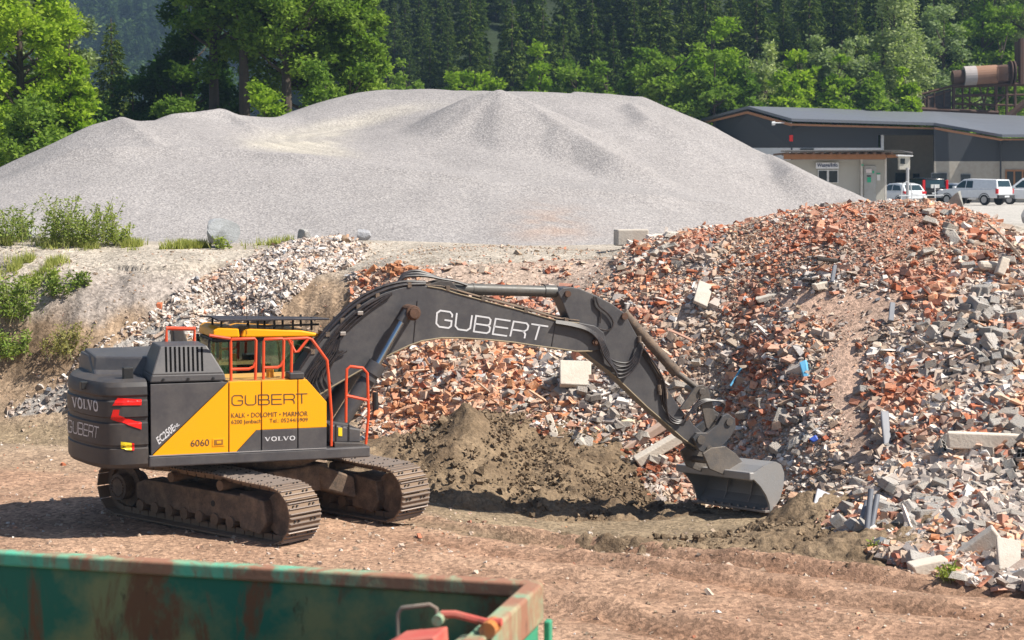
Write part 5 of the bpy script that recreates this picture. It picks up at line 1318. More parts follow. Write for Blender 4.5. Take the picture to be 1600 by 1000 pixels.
def grass():
    rs = np.random.RandomState(5); n = 9000
    px = np.concatenate([rs.uniform(190, 330, n), rs.uniform(-60, 200, n), rs.normal(55, 22, n // 3), rs.uniform(370, 460, n // 6)])
    D = np.concatenate([rs.normal(42.2, .22, n), rs.normal(42.3, .3, n), rs.normal(40.4, .3, n // 3), rs.normal(42.6, .2, n // 6)])
    X = (px - 800) / FPX * D; Y = D; k = vn(X * 2.2, Y * 2.2, 3) * .6 + vn(X * 7, Y * 7, 5) * .4 > .52; X, Y = X[k], Y[k]; Z = hgt(X, Y); m = len(X)
    h = rs.uniform(.08, .26, m); a = rs.uniform(0, 6.28, m); lean = rs.normal(0, .06, (m, 2))
    b = np.stack([X, Y, Z], 1); s = np.stack([np.cos(a), np.sin(a), 0 * a], 1) * .012; t = b + np.stack([lean[:, 0], lean[:, 1], h], 1)
    V = np.stack([b - s, b + s, t], 1).reshape(-1, 3); F = np.arange(m * 3).reshape(-1, 3)
    o = mesh_np("grass", V, F, leaf_mat("grass_blade", (.28, .32, .09), (.42, .42, .16), .3), None, np.repeat(rs.uniform(0, 1, (m, 1)) * np.ones((1, 3)), 3, 0)); tag(o, "strip of yellow green grass along the bank edge", "grass", kind="stuff")
grass()

# ------------------------------------------------------------------ yard buildings, cars
CLAD = paint("dark_cladding", (.030, .034, .042), .6, 0, .15, (.06, .06, .06), .6)
PLASTER = paint("concrete_wall", (.27, .25, .215), .9, 0, .4, (.28, .26, .23), .5)
WALLW = paint("white_band", (.62, .64, .66), .8, 0, .2)
ROOFM = paint("grey_sheet_roof", (.155, .165, .19), .45, .2, .2, (.12, .12, .13), .5)
EAVE = paint("eave_timber", (.36, .17, .08), .8, 0, .4, (.18, .09, .05), 3)
WIN = flat("dark_window", (.02, .03, .04), .12)
def build_hall():
    E = empty("storage_hall", W(1350, 300, 148)); tag(E, "long low hall with dark cladding and grey sheet roof behind the parked cars", "building")
    inv = Vector(E.location)
    def w(px, py, D): return W(px, py, D) - inv
    def wall(name, pts, mat, th=.25, par=None):
        m = MB(); m.slab([w(*p) for p in pts], (0, th, 0)); return m.build(name, mat, par or E)
    DL, DR, DG = 143, 139, 150
    gb = 322
    # gable end (left) recedes from the corner at 1237 to 1120
    wall("gable_cladding", [(1237, 231, DL), (1118, 231, DG), (1118, 190, DG), (1168, 178, 146.5), (1237, 196, DL)], CLAD)
    wall("gable_base", [(1237, gb, DL), (1118, gb, DG), (1118, 231, DG), (1237, 231, DL)], WALLW)
    wall("front_cladding", [(1237, 196, DL), (1237, 231, DL), (1372, 231, DL), (1372, 211, DL), (1462, 211, DL), (1462, 203, DL)][::-1], CLAD)
    wall("white_band", [(1237, 231, DL), (1237, 238, DL), (1381, 238, DL), (1381, 211, DL), (1377, 211, DL), (1377, 231, DL)], WALLW, .35)
    wall("front_base", [(1237, gb, DL), (1384, gb, DL), (1384, 238, DL), (1237, 238, DL)], PLASTER)
    wall("bay_back", [(1380, gb, 149), (1470, gb, 149), (1470, 205, 149), (1380, 205, 149)], paint("bay_render", (.62, .56, .46), .9, 0, .2))
    wall("bay_side", [(1459, gb, 149), (1462, gb, DR), (1462, 209, DR), (1459, 209, 149)], PLASTER, .2)
    wall("wing_cladding", [(1460, 252, DR), (1564, 252, DR), (1640, 252, DR), (1700, 252, DR), (1700, 216, DR), (1566, 216, DR), (1460, 198, DR)], CLAD)
    wall("wing_base", [(1460, gb, DR), (1700, gb, DR), (1700, 252, DR), (1460, 252, DR)], paint("wing_plaster", (.37, .345, .30), .9, 0, .4))
    for q, d in (([(1388, 244), (1432, 244), (1432, 226), (1388, 226)], 148.9),): pass
    for x0, y0, x1, y1, d in ((1250, 231.5, 1272, 238, DL - .1), (1399, 270, 1420, 285, 148.8), (1426, 271, 1437, 285, 148.8), (1455, 270, 1480, 288, DR - .06), (1501, 272, 1517, 284, DR - .06)):
        f = wall("window", [(x0, y1, d), (x1, y1, d), (x1, y0, d), (x0, y0, d)], flat("window_frame", (.25, .26, .28), .5), .06)
        wall("pane", [(x0 + .7, y1 - .7, d - .03), (x1 - .7, y1 - .7, d - .03), (x1 - .7, y0 + .7, d - .03), (x0 + .7, y0 + .7, d - .03)], WIN, .02, f)
    f = wall("door_front", [(1571, 300, DR - .08), (1640, 300, DR - .08), (1640, 265, DR - .08), (1571, 265, DR - .08)], EAVE, .06)
    for k in range(5): x = 1573.5 + k * 13; wall("pane", [(x, 299, DR - .12), (x + 10, 299, DR - .12), (x + 10, 268, DR - .12), (x, 268, DR - .12)], WIN, .02, f)
    # roof
    r1 = [w(1095, 189, 151), w(1168, 170, 147), w(1760, 196, 162), w(1760, 196, 166)]
    m = MB(); a, b, c = w(1168, 170, 146), w(1237, 189.5, 141.5), w(1460, 196, 141.5)
    d, e, f_ = w(1566, 214.5, 137.5), w(1760, 214.5, 137.5), w(1760, 193, 158)
    m.slab([a, b, c, w(1460, 178, 158)], (0, 0, .22)); m.slab([c, d, e, f_, w(1460, 178, 158)], (0, 0, .22))
    m.slab([a, w(1460, 178, 158), w(1460, 186, 175), w(1095, 189.5, 151)], (0, 0, .22)); m.build("roof", ROOFM, E)
    m = MB(); m.slab([w(1095, 191.5, 150.5), w(1168, 173.5, 146), w(1237, 193, 141.6), w(1237, 197, 141.6), w(1168, 177.5, 146), w(1095, 194.5, 150.5)], (0, .35, 0))
    m.slab([w(1237, 193, 141.6), w(1460, 199.5, 141.6), w(1460, 202, 141.6), w(1237, 196, 141.6)], (0, .3, 0))
    m.slab([w(1460, 198.7, 139), w(1566, 217, 137.6), w(1566, 220, 137.6), w(1460, 202, 139)], (0, .3, 0)); m.slab([w(1566, 217, 137.6), w(1760, 217, 137.6), w(1760, 219, 137.6), w(1566, 219, 137.6)], (0, .3, 0))
    m.build("eave_board", EAVE, E)
    for x, y0, y1, D in ((1237, 197, gb, DL - .3), (1563.5, 220, 285, DR - .3)):
        m = MB(); m.tube([w(x, y0, D), w(x, y1, D)], .07, 8); m.tube([w(x, y0 + 6, D), w(x + 18, y0 - 2, D)], .05, 6); m.build("downpipe", CLAD, E)
    m = MB(); m.tube([w(1211, 192, DL - 1), w(1237, 192, DL - .4)], .05, 6); m.cyl(w(1211, 192.5, DL - 1), w(1206, 193, DL - 1), .16, n=10); m.build("yard_lamp", WALLW, E)
    m = MB(); m.box(*(lambda p: (p.x - .14, p.x + .14, p.y - .1, p.y + .1, p.z - .25, p.z + .25))(w(1236, 216, DL - .4))); m.build("alarm_bell", RED, E)
build_hall()
def build_hut():
    E = empty("weighbridge_hut", W(1340, 300, 100)); tag(E, "small beige hut with flat timber roof and a white sign over its window", "hut")
    inv = Vector(E.location)
    def w(px, py, D): return W(px, py, D) - inv
    HW = paint("hut_panel", (.45, .44, .40), .8, 0, .2, (.35, .33, .29), 1.5)
    m = MB(); m.slab([w(1225, 345, 100), w(1345, 345, 100), w(1345, 250, 100), w(1225, 250, 100)], (0, 4, 0)); m.build("wall", HW, E)
    m = MB(); m.slab([w(1345.5, 345, 99.9), w(1385, 345, 99.9), w(1385, 250, 99.9), w(1345.5, 250, 99.9)], (0, 4, 0)); m.build("front_wall", HW, E)
    m = MB(); m.slab([w(1350, 345, 99.8), w(1369, 345, 99.8), w(1369, 259, 99.8), (w(1350, 259, 99.8))], (0, .06, 0)); dr = m.build("door", paint("hut_door", (.40, .41, .40), .6), E)
    for px in (1346.5, 1384): m = MB(); m.slab([w(px - 1.6, 345, 99.6), w(px + 1.6, 345, 99.6), w(px + 1.6, 247, 99.6), w(px - 1.6, 247, 99.6)], (0, .12, 0)); m.build("post", paint("pale_post", (.6, .58, .54), .8), E)
    for i in range(5):
        pass
    m = MB(); m.slab([w(1220, 237.5, 98.2), w(1402, 236, 98.2), w(1426, 241, 98.2), w(1426, 239, 104), w(1220, 236, 104)], (0, 0, .06)); m.build("roof", paint("hut_roofing", (.06, .06, .062), .8), E)
    m = MB(); m.slab([w(1225, 249, 98.8), w(1384, 249, 98.8), w(1384, 241, 98.8), w(1225, 241, 98.8)], (0, .2, 0)); m.slab([w(1384.5, 247, 98.9), w(1406, 246, 98.9), w(1406, 241, 98.9), w(1384.5, 242, 98.9)], (0, .2, 0)); m.build("fascia", EAVE, E)
    for k in range(13):
        px = 1229 + k * 13.6; m = MB(); m.slab([w(px, 241, 98.25), w(px + 4, 241, 98.25), w(px + 4, 238, 98.25), w(px, 238, 98.25)], (0, 5, 0)); m.build("rafter", paint("rafter_wood", (.16, .09, .06), .9), E)
    WF = flat("white_frame", (.8, .8, .8), .5)
    m = MB(); m.slab([w(1278, 286, 99.9), w(1310, 286, 99.9), w(1310, 265, 99.9), w(1278, 265, 99.9)], (0, .09, 0)); f = m.build("window", WF, E)
    for a, b in ((1279.5, 1292), (1295.5, 1308.5)): m = MB(); m.slab([w(a, 285, 99.86), w(b, 285, 99.86), w(b, 267, 99.86), w(a, 267, 99.86)], (0, .03, 0)); m.build("pane", WIN, f)
    m = MB(); m.slab([w(1275, 263.5, 99.7), w(1310.5, 263.5, 99.7), w(1310.5, 254, 99.7), w(1275, 254, 99.7)], (0, .06, 0)); s = m.build("sign", flat("sign_white", (.82, .84, .88), .5), E)
    def lay(name, shp, quad, D, mat, par):
        V, F = shp; bl, br, tr, tl = [Vector(q) for q in quad]; vs = []
        for a, b in V: p = (bl * (1 - a) + br * a) * (1 - b) + (tl * (1 - a) + tr * a) * b; vs.append(w(p.x, p.y, D))
        m = MB(); m.add(vs, F); return m.build(name, mat, par)
    lay("lettering", text_shape("Waage/Info", True), [(1276.5, 262.8), (1309, 262.8), (1309, 254.8), (1276.5, 254.8)], 99.66, flat("sign_blue", (.03, .05, .14), .5), s)
    GR = flat("notice_green", (.03, .45, .25), .5)
    for q, mt in (([(1353, 270), (1362, 270), (1362, 264), (1353, 264)], flat("notice_paper", (.75, .68, .68), .6)), ([(1363, 271), (1366, 271), (1366, 267), (1363, 267)], GR), ([(1355, 285), (1361, 285), (1361, 277), (1355, 277)], GR), ([(1354.5, 276), (1361, 276), (1361, 274), (1354.5, 274)], DARKTXT)):
        lay("notice", gridshape(None, 1, 1), q, 99.76, mt, dr)
    lay("notice", gridshape(None, 1, 1), [(1370, 282), (1375.5, 282), (1375.5, 273), (1370, 273)], 99.85, WF, E)
    lay("notice", gridshape(None, 1, 1), [(1369.5, 272), (1375.5, 272), (1375.5, 270.3), (1369.5, 270.3)], 99.85, GR, E)
    lay("notice", gridshape(None, 1, 1), [(1346, 259), (1349, 259), (1349, 256.5), (1346, 256.5)], 99.55, GR, E)
    # terminal post
    T = empty("card_terminal", W(1413, 322, 97)); tag(T, "pale card reader box on a white post beside the hut", "terminal"); o = Vector(T.location)
    v = lambda px, py, D=97: W(px, py, D) - o
    m = MB(); m.tube([v(1418, 325), v(1418, 262)], .09, 8); m.build("post", paint("galvanised", (.5, .5, .52), .4, .5), T)
    m = MB(); m.slab([v(1405, 265), v(1422, 265), v(1422, 244), v(1405, 244)], (0, .35, 0)); bx = m.build("box", paint("box_beige", (.55, .53, .46), .6), T, bevel=.02)
    m = MB(); m.slab([v(1407, 256, 96.97), v(1414, 256, 96.97), v(1414, 248, 96.97), v(1407, 248, 96.97)], (0, .02, 0)); m.build("screen", WIN, bx)
    m = MB(); m.slab([v(1403, 244, 96.9), v(1427, 244.5, 96.9), v(1427, 242.5, 96.9), v(1403, 241.5, 96.9)], (0, .5, 0)); m.build("rain_cover", WF, T)
    B = empty("safety_barrier", W(1440, 322, 96)); tag(B, "low pale tube barrier beside the card reader post", "barrier"); o2 = Vector(B.location)
    m = MB(); u = lambda px, py: W(px, py, 96) - o2
    m.tube([u(1407, 325), u(1410, 287), u(1417, 284), u(1423, 287), u(1426, 325)], .03, 6); m.tube([u(1405, 306), u(1475, 305)], .03, 6); m.tube([u(1461, 325), u(1461, 288)], .03, 6); m.tube([u(1441, 325), u(1443, 305)], .03, 6); m.build("rail", WALLW, B)
    m = MB(); b = [u(1455, 288), u(1468, 288), u(1468, 294), u(1455, 294)]; m.slab(b, (0, .1, 0)); m.build("lamp_box", flat("box_white", (.7, .7, .68), .5), B)
build_hut()

CARW = flat("car_white", (.72, .74, .77), .25); CARB = flat("car_black", (.012, .012, .014), .2); CARS = flat("car_silver", (.42, .45, .50), .3, .3)
TYRE = flat("tyre", (.02, .02, .02), .9); RIM = flat("rim", (.35, .35, .36), .35, .6); TAILR = flat("tail_lamp", (.55, .01, .015), .25); PLAS = flat("car_plastic", (.04, .04, .045), .6); CWIN = flat("car_window", (.02, .045, .055), .06)
def car(px, py, D, head, paintm, kind, lab, cat):
    """rear faces local -x; head = direction angle of the nose"""
    p = G(px, py, TZ + .12); p = W(px, py, D); p.z = TZ + .12
    E = empty({"pickup": "pickup_truck", "van": "parked_van", "hatch": "parked_car"}[kind], p, head); tag(E, lab, cat, "vehicles parked before the hall")
    if kind == "pickup": Ln, Wd = 5.3, 1.86; body = [(-2.65, .62), (-2.65, 1.12), (1.2, 1.14), (2.3, 1.05), (2.62, .85), (2.65, .5), (-2.6, .5)]; cabp = [(-2.58, 1.12), (-2.42, 1.78), (-.2, 1.84), (.35, 1.80), (1.22, 1.12)]; win = [[(-.55, 1.2), (-.5, 1.68), (.02, 1.7), (.02, 1.2)], [(.08, 1.2), (.08, 1.7), (.38, 1.68), (.98, 1.2)]]; rw = (.98, 1.2); zr0, zr1 = 1.28, 1.70; wz = .38; axl = (-1.55, 1.6)
    elif kind == "van": Ln, Wd = 4.8, 1.92; body = [(-2.4, .5), (-2.42, 1.1), (1.5, 1.12), (2.2, .98), (2.4, .7), (2.38, .4), (-2.35, .4)]; cabp = [(-2.42, 1.1), (-2.25, 1.85), (-1.8, 1.92), (.6, 1.90), (1.55, 1.12)]; win = [[(-2.0, 1.2), (-1.9, 1.72), (-.7, 1.74), (-.7, 1.2)], [(-.6, 1.2), (-.6, 1.74), (.25, 1.74), (.25, 1.2)], [(.32, 1.2), (.32, 1.74), (.62, 1.72), (1.25, 1.2)]]; zr0, zr1 = 1.22, 1.74; wz = .33; axl = (-1.5, 1.5)
    else: Ln, Wd = 4.1, 1.74; body = [(-2.05, .45), (-2.07, .95), (1.2, .98), (1.9, .80), (2.05, .6), (2.0, .3), (-2.0, .3)]; cabp = [(-2.0, .95), (-1.6, 1.42), (-.9, 1.54), (.1, 1.50), (1.2, .98)]; win = [[(-1.55, 1.02), (-1.25, 1.36), (-.5, 1.42), (-.5, 1.02)], [(-.42, 1.02), (-.42, 1.42), (.08, 1.4), (.8, 1.02)]]; zr0, zr1 = 1.04, 1.40; wz = .31; axl = (-1.3, 1.25)
    hw = Wd / 2
    def loft(pl, ys):
        m = MB(); n = len(pl); V = []; cx = sum(a for a, b in pl) / n; cz = sum(b for a, b in pl) / n
        for y, k in ys:
            for a, b in pl: V.append((cx + (a - cx) * k, y, cz + (b - cz) * k))
        F = [list(range(n)), list(range((len(ys) - 1) * n, len(ys) * n))[::-1]]
        for l in range(len(ys) - 1): F += [(l * n + i, l * n + n + i, l * n + n + (i + 1) % n, l * n + (i + 1) % n) for i in range(n)]
        m.add(V, F); return m
    loft(body, [(-hw, .96), (-hw + .06, 1), (hw - .06, 1), (hw, .96)]).build("body", paintm, E, bevel=.05, smooth=True)
    tw = lambda z: hw - .02 - max(0, z - body[1][1]) * .28
    m = MB(); n = len(cabp); V = [(a, -tw(b), b) for a, b in cabp] + [(a, tw(b), b) for a, b in cabp]; m.add(V, [list(range(n)), list(range(n, 2 * n))[::-1]] + [(i, i + n, (i + 1) % n + n, (i + 1) % n) for i in range(n)])
    m.build("cabin", paintm, E, bevel=.05, smooth=True)
    for wp in win:
        for s in (-1, 1):
            m = MB(); V = [(a, s * (tw(b) + .006), b) for a, b in wp]; m.add(V + [(v[0], v[1] - s * .03, v[2]) for v in V], [(0, 1, 2, 3), (4, 7, 6, 5), (0, 4, 5, 1), (1, 5, 6, 2), (2, 6, 7, 3), (3, 7, 4, 0)]); m.build("side_window", CWIN, E)
    b0, t0 = cabp[0], cabp[1]; fx = lambda z: b0[0] + (t0[0] - b0[0]) * (z - b0[1]) / (t0[1] - b0[1])
    m = MB(); V = [(fx(zr0) - .01, -hw * .78, zr0), (fx(zr0) - .01, hw * .78, zr0), (fx(zr1) - .01, hw * .70, zr1), (fx(zr1) - .01, -hw * .70, zr1)]; m.slab(V, (.03, 0, 0)); m.build("rear_window", CWIN, E)
    b1, t1 = cabp[-1], cabp[-2]; m = MB(); q = lambda k: (b1[0] + (t1[0] - b1[0]) * k + .01, b1[1] + (t1[1] - b1[1]) * k)
    (xa, za), (xb, zb) = q(.1), q(.9); m.slab([(xa, -hw * .85, za), (xa, hw * .85, za), (xb, hw * .72, zb), (xb, -hw * .72, zb)], (0, 0, .01)); m.build("windscreen", CWIN, E)
    xr = body[1][0]
    for s in (-1, 1):
        m = MB(); 
        if kind == "van": m.box(xr - .01, xr + .14, min(s * hw * .82, s * hw * 1.0), max(s * hw * .82, s * hw * 1.0), 1.0, 1.75)
        elif kind == "pickup": m.box(xr - .02, xr + .18, min(s * hw * .86, s * hw * 1.005), max(s * hw * .86, s * hw * 1.005), .80, 1.14)
        else: m.box(xr - .01, xr + .28, min(s * hw * .6, s * hw * 1.0), max(s * hw * .6, s * hw * 1.0), .80, .98)
        m.build("tail_light", TAILR, E, bevel=.02)
        m = MB(); m.box(Ln / 2 - .32, Ln / 2 - .04, min(s * hw * .6, s * hw), max(s * hw * .6, s * hw), .68, .85); m.build("headlight", RIM, E, bevel=.02)
        m = MB(); m.box(cabp[-1][0] - .45, cabp[-1][0] - .25, min(s * hw, s * (hw + .2)), max(s * hw, s * (hw + .2)), cabp[-1][1] + .05, cabp[-1][1] + .2); m.build("wing_mirror", paintm, E, bevel=.02)
    m = MB(); m.box(xr - .12, xr + .05, -hw * .98, hw * .98, .48, .72); m.build("bumper", PLAS if kind == "pickup" else paintm, E, bevel=.03)
    m = MB(); m.box(xr - .135 if kind == "pickup" else xr - .03, xr - .0, -.26, .26, .55 if kind == "pickup" else .75, .67 if kind == "pickup" else .86); m.build("number_plate", WALLW, E)
    for x in axl:
        for s in (-1, 1):
            m = MB(); m.cyl((x, s * (hw - .22), wz), (x, s * (hw + .005), wz), wz, n=22); o = m.build("wheel", TYRE, E, bevel=.03)
            m = MB(); m.cyl((x, s * (hw - .1), wz), (x, s * (hw + .015), wz), wz * .6, n=16); m.build("rim", RIM, o)
            m = MB(); n = 14; 
            pts = [(x + (wz + .06) * math.cos(t), s * (hw + .003), wz + (wz + .06) * math.sin(t)) for t in [math.pi * k / n for k in range(n + 1)]]
            m.tube(pts, .03, 6); m.build("wheel_arch", PLAS, E)
    return E
car(1521, 318, 124, R(129), CARW, "pickup", "white pickup with a hard canopy, seen from behind before the hall", "pickup")
car(1403, 318, 122, R(112), CARW, "hatch", "white hatchback partly hidden by the card reader post", "car")
car(1440, 318, 128, R(100), CARB, "van", "black van with tall red tail lamps between white cars", "van")
car(1480, 318, 133, R(130), CARS, "hatch", "silver car whose nose shows left of the white pickup", "car")
car(1612, 318, 127, R(160), CARW, "van", "white van cut off by the right edge beside the pickup", "van")

# ------------------------------------------------------------------ rusty plant behind the hall
def plant():
    E = empty("gravel_plant", W(1520, 150, 160)); tag(E, "rusty screening drum on steel scaffolding above the hall roof", "industrial plant"); o = Vector(E.location)
    v = lambda px, py, D=160: W(px, py, D if D == 160 else D - 10) - o
    RU = paint("rust_steel", (.085, .055, .045), .85, .2, .6, (.16, .08, .05), .8); RU2 = paint("drum_rust", (.30, .17, .11), .85, 0, .5, (.18, .09, .06), .6); PB = paint("drum_pale", (.42, .38, .37), .8, 0, .3)
    m = MB(); m.cyl(v(1506, 119), v(1557, 116), .85, n=24); m.build("drum", RU2, E)
    m = MB(); m.cyl(v(1505.5, 119), v(1524, 118), .88, n=24); m.build("drum_band", PB, E)
    m = MB(); m.cyl(v(1488, 121), v(1506, 119.5), .62, n=20); m.build("drum_end", RU, E); m = MB(); m.cyl(v(1557, 116), v(1578, 114), .80, n=20); m.build("drum_end", RU, E)
    for x in (1577, 1582): m = MB(); m.cyl(v(x, 114), v(x + 2, 114), 1.1, n=20); m.build("ring", RU, E)
    def lat(pts): 
        for a, b, r in pts: m = MB(); m.tube([v(*a), v(*b)], r, 6); m.build("beam", RU, E)
    lat([((1488, 134), (1600, 131), .22), ((1490, 134), (1490, 200), .16), ((1504, 134), (1504, 200), .10), ((1556, 132), (1556, 200), .16), ((1573, 132), (1573, 200), .14), ((1505, 148), (1556, 148), .1), ((1507, 152), (1532, 172), .07), ((1430, 170), (1560, 176), .2), ((1490, 150), (1600, 148), .12), ((1490, 162), (1600, 165), .12), ((1515, 134), (1515, 190), .08), ((1530, 134), (1545, 190), .08), ((1545, 134), (1530, 190), .08), ((1586, 130), (1586, 190), .14), ((1490, 128), (1600, 124), .05), ((1430, 160), (1490, 140), .07), ((1575, 110), (1600, 96), .12), ((1450, 150), (1450, 180), .1),
         ((1437, 148), (1488, 134), .12), ((1445, 168), (1445, 152), .08), ((1460, 168), (1460, 144), .08), ((1475, 168), (1475, 140), .08), ((1540, 176), (1570, 150), .1), ((1570, 186), (1625, 140), .3), ((1596, 132), (1596, 60), .3), ((1560, 196), (1610, 156), .2), ((1500, 172), (1535, 155), .07)])
    m = MB(); m.slab([v(1441, 168), v(1486, 172), v(1486, 138), v(1441, 151)], (0, 1.5, 0)); m.build("screen_box", paint("screen_dark", (.035, .03, .035), .9), E)
    m = MB(); m.slab([v(1428, 167), v(1441, 168), v(1441, 149), v(1434, 152), v(1429, 158)], (0, 1.2, 0)); m.build("chute", PB, E, bevel=.05)
    m = MB(); m.slab([v(1465, 182), v(1481, 182), v(1481, 173), v(1465, 173)], (0, 1, 0)); m.build("tank", PB, E)
    m = MB(); m.slab([v(1595, 100), v(1625, 100), v(1625, 63), v(1595, 63)], (0, 2, 0)); m.build("hopper", RU, E)
    for k in range(12): x = 1558 + k * 1.5; m = MB(); m.tube([v(x, 104, 168.9), v(x, 126, 168.9)], .03, 4); m.build("grille_bar", RU, E)
plant()

# ------------------------------------------------------------------ hills and forest
def hillz(x, y):
    z = TZ + .1 + np.maximum(0, y - 172 - .15 * np.abs(x + 5) - 4.0 * np.maximum(0, -x - 16)) * .42
    return z + np.where(y > 180, 2.0 * fbm(x * .03, y * .03, 3, 3), 0)
def mz(x, y):
    k = np.clip((y - 540) / 160, 0, 1)
    return 3 + np.maximum(0, y - 540) * .50 + k * (90 * fbm(x * .004, y * .006, 4, 1) + 12 * fbm(x * .05, y * .05, 3, 6))
def hill():
    xs = np.arange(-260, 300, 6.0); ys = np.arange(150, 330, 6.0); X, Y = np.meshgrid(xs, ys); Z = hillz(X, Y) - .6
    nr, nc = X.shape; i = np.arange(nr - 1)[:, None] * nc + np.arange(nc - 1)[None]; F = np.stack([i, i + 1, i + nc + 1, i + nc], -1).reshape(-1, 4)
    C = np.zeros(X.shape + (3,)); C[:] = (.03, .045, .02)
    o = mesh_np("wooded_hill", np.stack([X, Y, Z], -1).reshape(-1, 3), F, attr_mat("forest_floor", .3, .05, .5, .3), None, C.reshape(-1, 3), True); tag(o, kind="structure")
    xs = np.arange(-800, 900, 12.0); ys = np.arange(322, 1250, 12.0); X, Y = np.meshgrid(xs, ys)
    Z = mz(X, Y)
    nr, nc = X.shape; i = np.arange(nr - 1)[:, None] * nc + np.arange(nc - 1)[None]; F = np.stack([i, i + 1, i + nc + 1, i + nc], -1).reshape(-1, 4)
    C = np.zeros(X.shape + (3,)); C[:] = (.03, .05, .025)
    o = mesh_np("mountain", np.stack([X, Y, Z], -1).reshape(-1, 3), F, MATS["forest_floor"], None, C.reshape(-1, 3), True); tag(o, kind="structure")
hill()
BARK = paint("bark", (.085, .065, .050), .95, 0, .5, (.05, .04, .035), 2, .02)
NEED = leaf_mat("spruce_needles", (.022, .052, .018), (.14, .19, .045), .2)
LBR = leaf_mat("bright_leaf", (.12, .22, .020), (.34, .46, .060), .45)
LMD = leaf_mat("mid_leaf", (.075, .15, .028), (.22, .32, .060), .4)
LPL = leaf_mat("willow_leaf", (.17, .23, .11), (.40, .46, .25), .35)
LDK = leaf_mat("dark_leaf", (.028, .070, .020), (.080, .145, .036), .35)
def spruce(seed, h=26, r=4.2, dens=1.0, leaf=.85):
    rs = np.random.RandomState(seed); Pn = []; Dn = []
    z = h * .10
    m = MB(); m.tube([(0, 0, -.5), (0, 0, h * .5), (0, 0, h)], 1, 6, rs=[h * .014, h * .009, .03])
    while z < h * .985:
        t = 1 - z / h; rad = r * (t ** .8) * rs.uniform(.78, 1.1); nb = int(rs.randint(7, 10))
        for b in range(nb):
            a = rs.uniform(0, 6.28); L_ = rad * rs.uniform(.65, 1.12); k = max(3, int(L_ * 7 * dens)); s = np.sqrt(rs.uniform(.03, 1, k))
            droop = -.42 * s * L_ * (.4 + .5 * t) + .14 * L_ * s ** 3; w_ = (1.05 - s) * .26 * L_ + .12
            x = np.cos(a) * s * L_; y = np.sin(a) * s * L_; lat = rs.normal(0, 1, k) * w_
            x = x - np.sin(a) * lat; y = y + np.cos(a) * lat
            Pn.append(np.stack([x, y, z + droop - np.abs(lat) * .25 + rs.normal(0, .08, k)], 1)); Dn.append(np.tile([np.cos(a), np.sin(a), -.5], (k, 1)))
        z += h * .0175 * rs.uniform(.8, 1.25)
    P = np.concatenate(Pn); D_ = np.concatenate(Dn); n = len(P)
    d = D_ + rs.normal(0, .45, (n, 3)); d /= np.linalg.norm(d, axis=1, keepdims=True); s = np.cross(d, rs.normal(0, 1, (n, 3)) * .5 + [0, 0, 1]); s /= np.linalg.norm(s, axis=1, keepdims=True)
    L_ = (leaf * rs.uniform(.6, 1.4, n) * (.5 + .5 * (1 - P[:, 2] / h)))[:, None]
    V = np.stack([P - s * L_ * .22, P + d * L_, P + s * L_ * .22], 1).reshape(-1, 3); F = np.arange(n * 3).reshape(-1, 3)
    C = np.repeat(rs.uniform(0, 1, (n, 1)) * np.ones((1, 3)), 3, 0)
    return m, V, F, C
def broad(seed, h=14, r=5, n=11000, leaf=.42, base=.18, mat=None, ncl=60, hang=None, lean=0, droop=0, trunks=1):
    rs = np.random.RandomState(seed); m = MB(); cz = h * (.5 + base / 2); rz = h * (1 - base) / 2
    q = rs.normal(0, 1, (ncl, 3)); q /= np.linalg.norm(q, axis=1, keepdims=True); q *= rs.uniform(.35, 1, (ncl, 1)) ** .6
    lump = 1 + .22 * np.sin(q[:, 0] * 5 + seed) + .15 * np.cos(q[:, 1] * 7)
    r *= 1.15; rz *= 1.1; Cc = q * np.array([r, r, rz]) * lump[:, None] * .86; Cc[:, 2] += cz; wn = np.clip(1.25 - (Cc[:, 2] / h) ** 2 * .4, .6, 1)
    Cc[:, 0] *= wn; Cc[:, 1] *= wn
    for tk in range(trunks):
        ox = (tk - (trunks - 1) / 2) * r * .25
        m.tube([(ox, 0, -.5), (ox + lean * .3, .1, h * .3), (ox * 1.6 + lean, 0, h * .62), (ox * 2 + lean * 1.2, 0, h * .9)], 1, 8, rs=[h * .021, h * .016, h * .009, .03])
    for c in Cc[::2]:
        z0 = max(h * .12, min(c[2] - np.hypot(c[0], c[1]) * .7, h * .8)); m.tube([(lean * z0 / h, 0, z0), (c[0] * .45, c[1] * .45, (z0 + c[2]) / 2 - .2), tuple(c)], 1, 5, rs=[h * .007, h * .004, .02])
    sz = rs.uniform(.10, .24, ncl) * r * 1.25; idx = rs.choice(ncl, n, p=sz ** 2 / (sz ** 2).sum())
    g = rs.normal(0, 1, (n, 3)); g /= np.linalg.norm(g, axis=1, keepdims=True); g *= rs.uniform(.15, 1, (n, 1)) ** .45
    P = Cc[idx] + g * sz[idx][:, None] * np.array([1, 1, .72]) + rs.normal(0, .12, (n, 3))
    if droop: P[:, 2] -= droop * rs.rand(n) ** 2
    V, F, C = leaf_cloud(P, leaf, rs, .55, 1.0, hang)
    C = np.clip(C * .55 + np.repeat(np.repeat(rs.uniform(0, .5, (ncl, 1))[idx], 3, 1), 4, 0), 0, 1)
    return m, V, F, C
def make_tree(name, data, mat, loc, label, cat="tree", group=None, scale=1, rz=0):
    m, V, F, C = data; E = empty(name, loc, rz); tag(E, label, cat, group); E.scale = (scale,) * 3
    m.build("trunk", BARK, E, smooth=True); mesh_np("crown", V, F, mat, E, C); return E
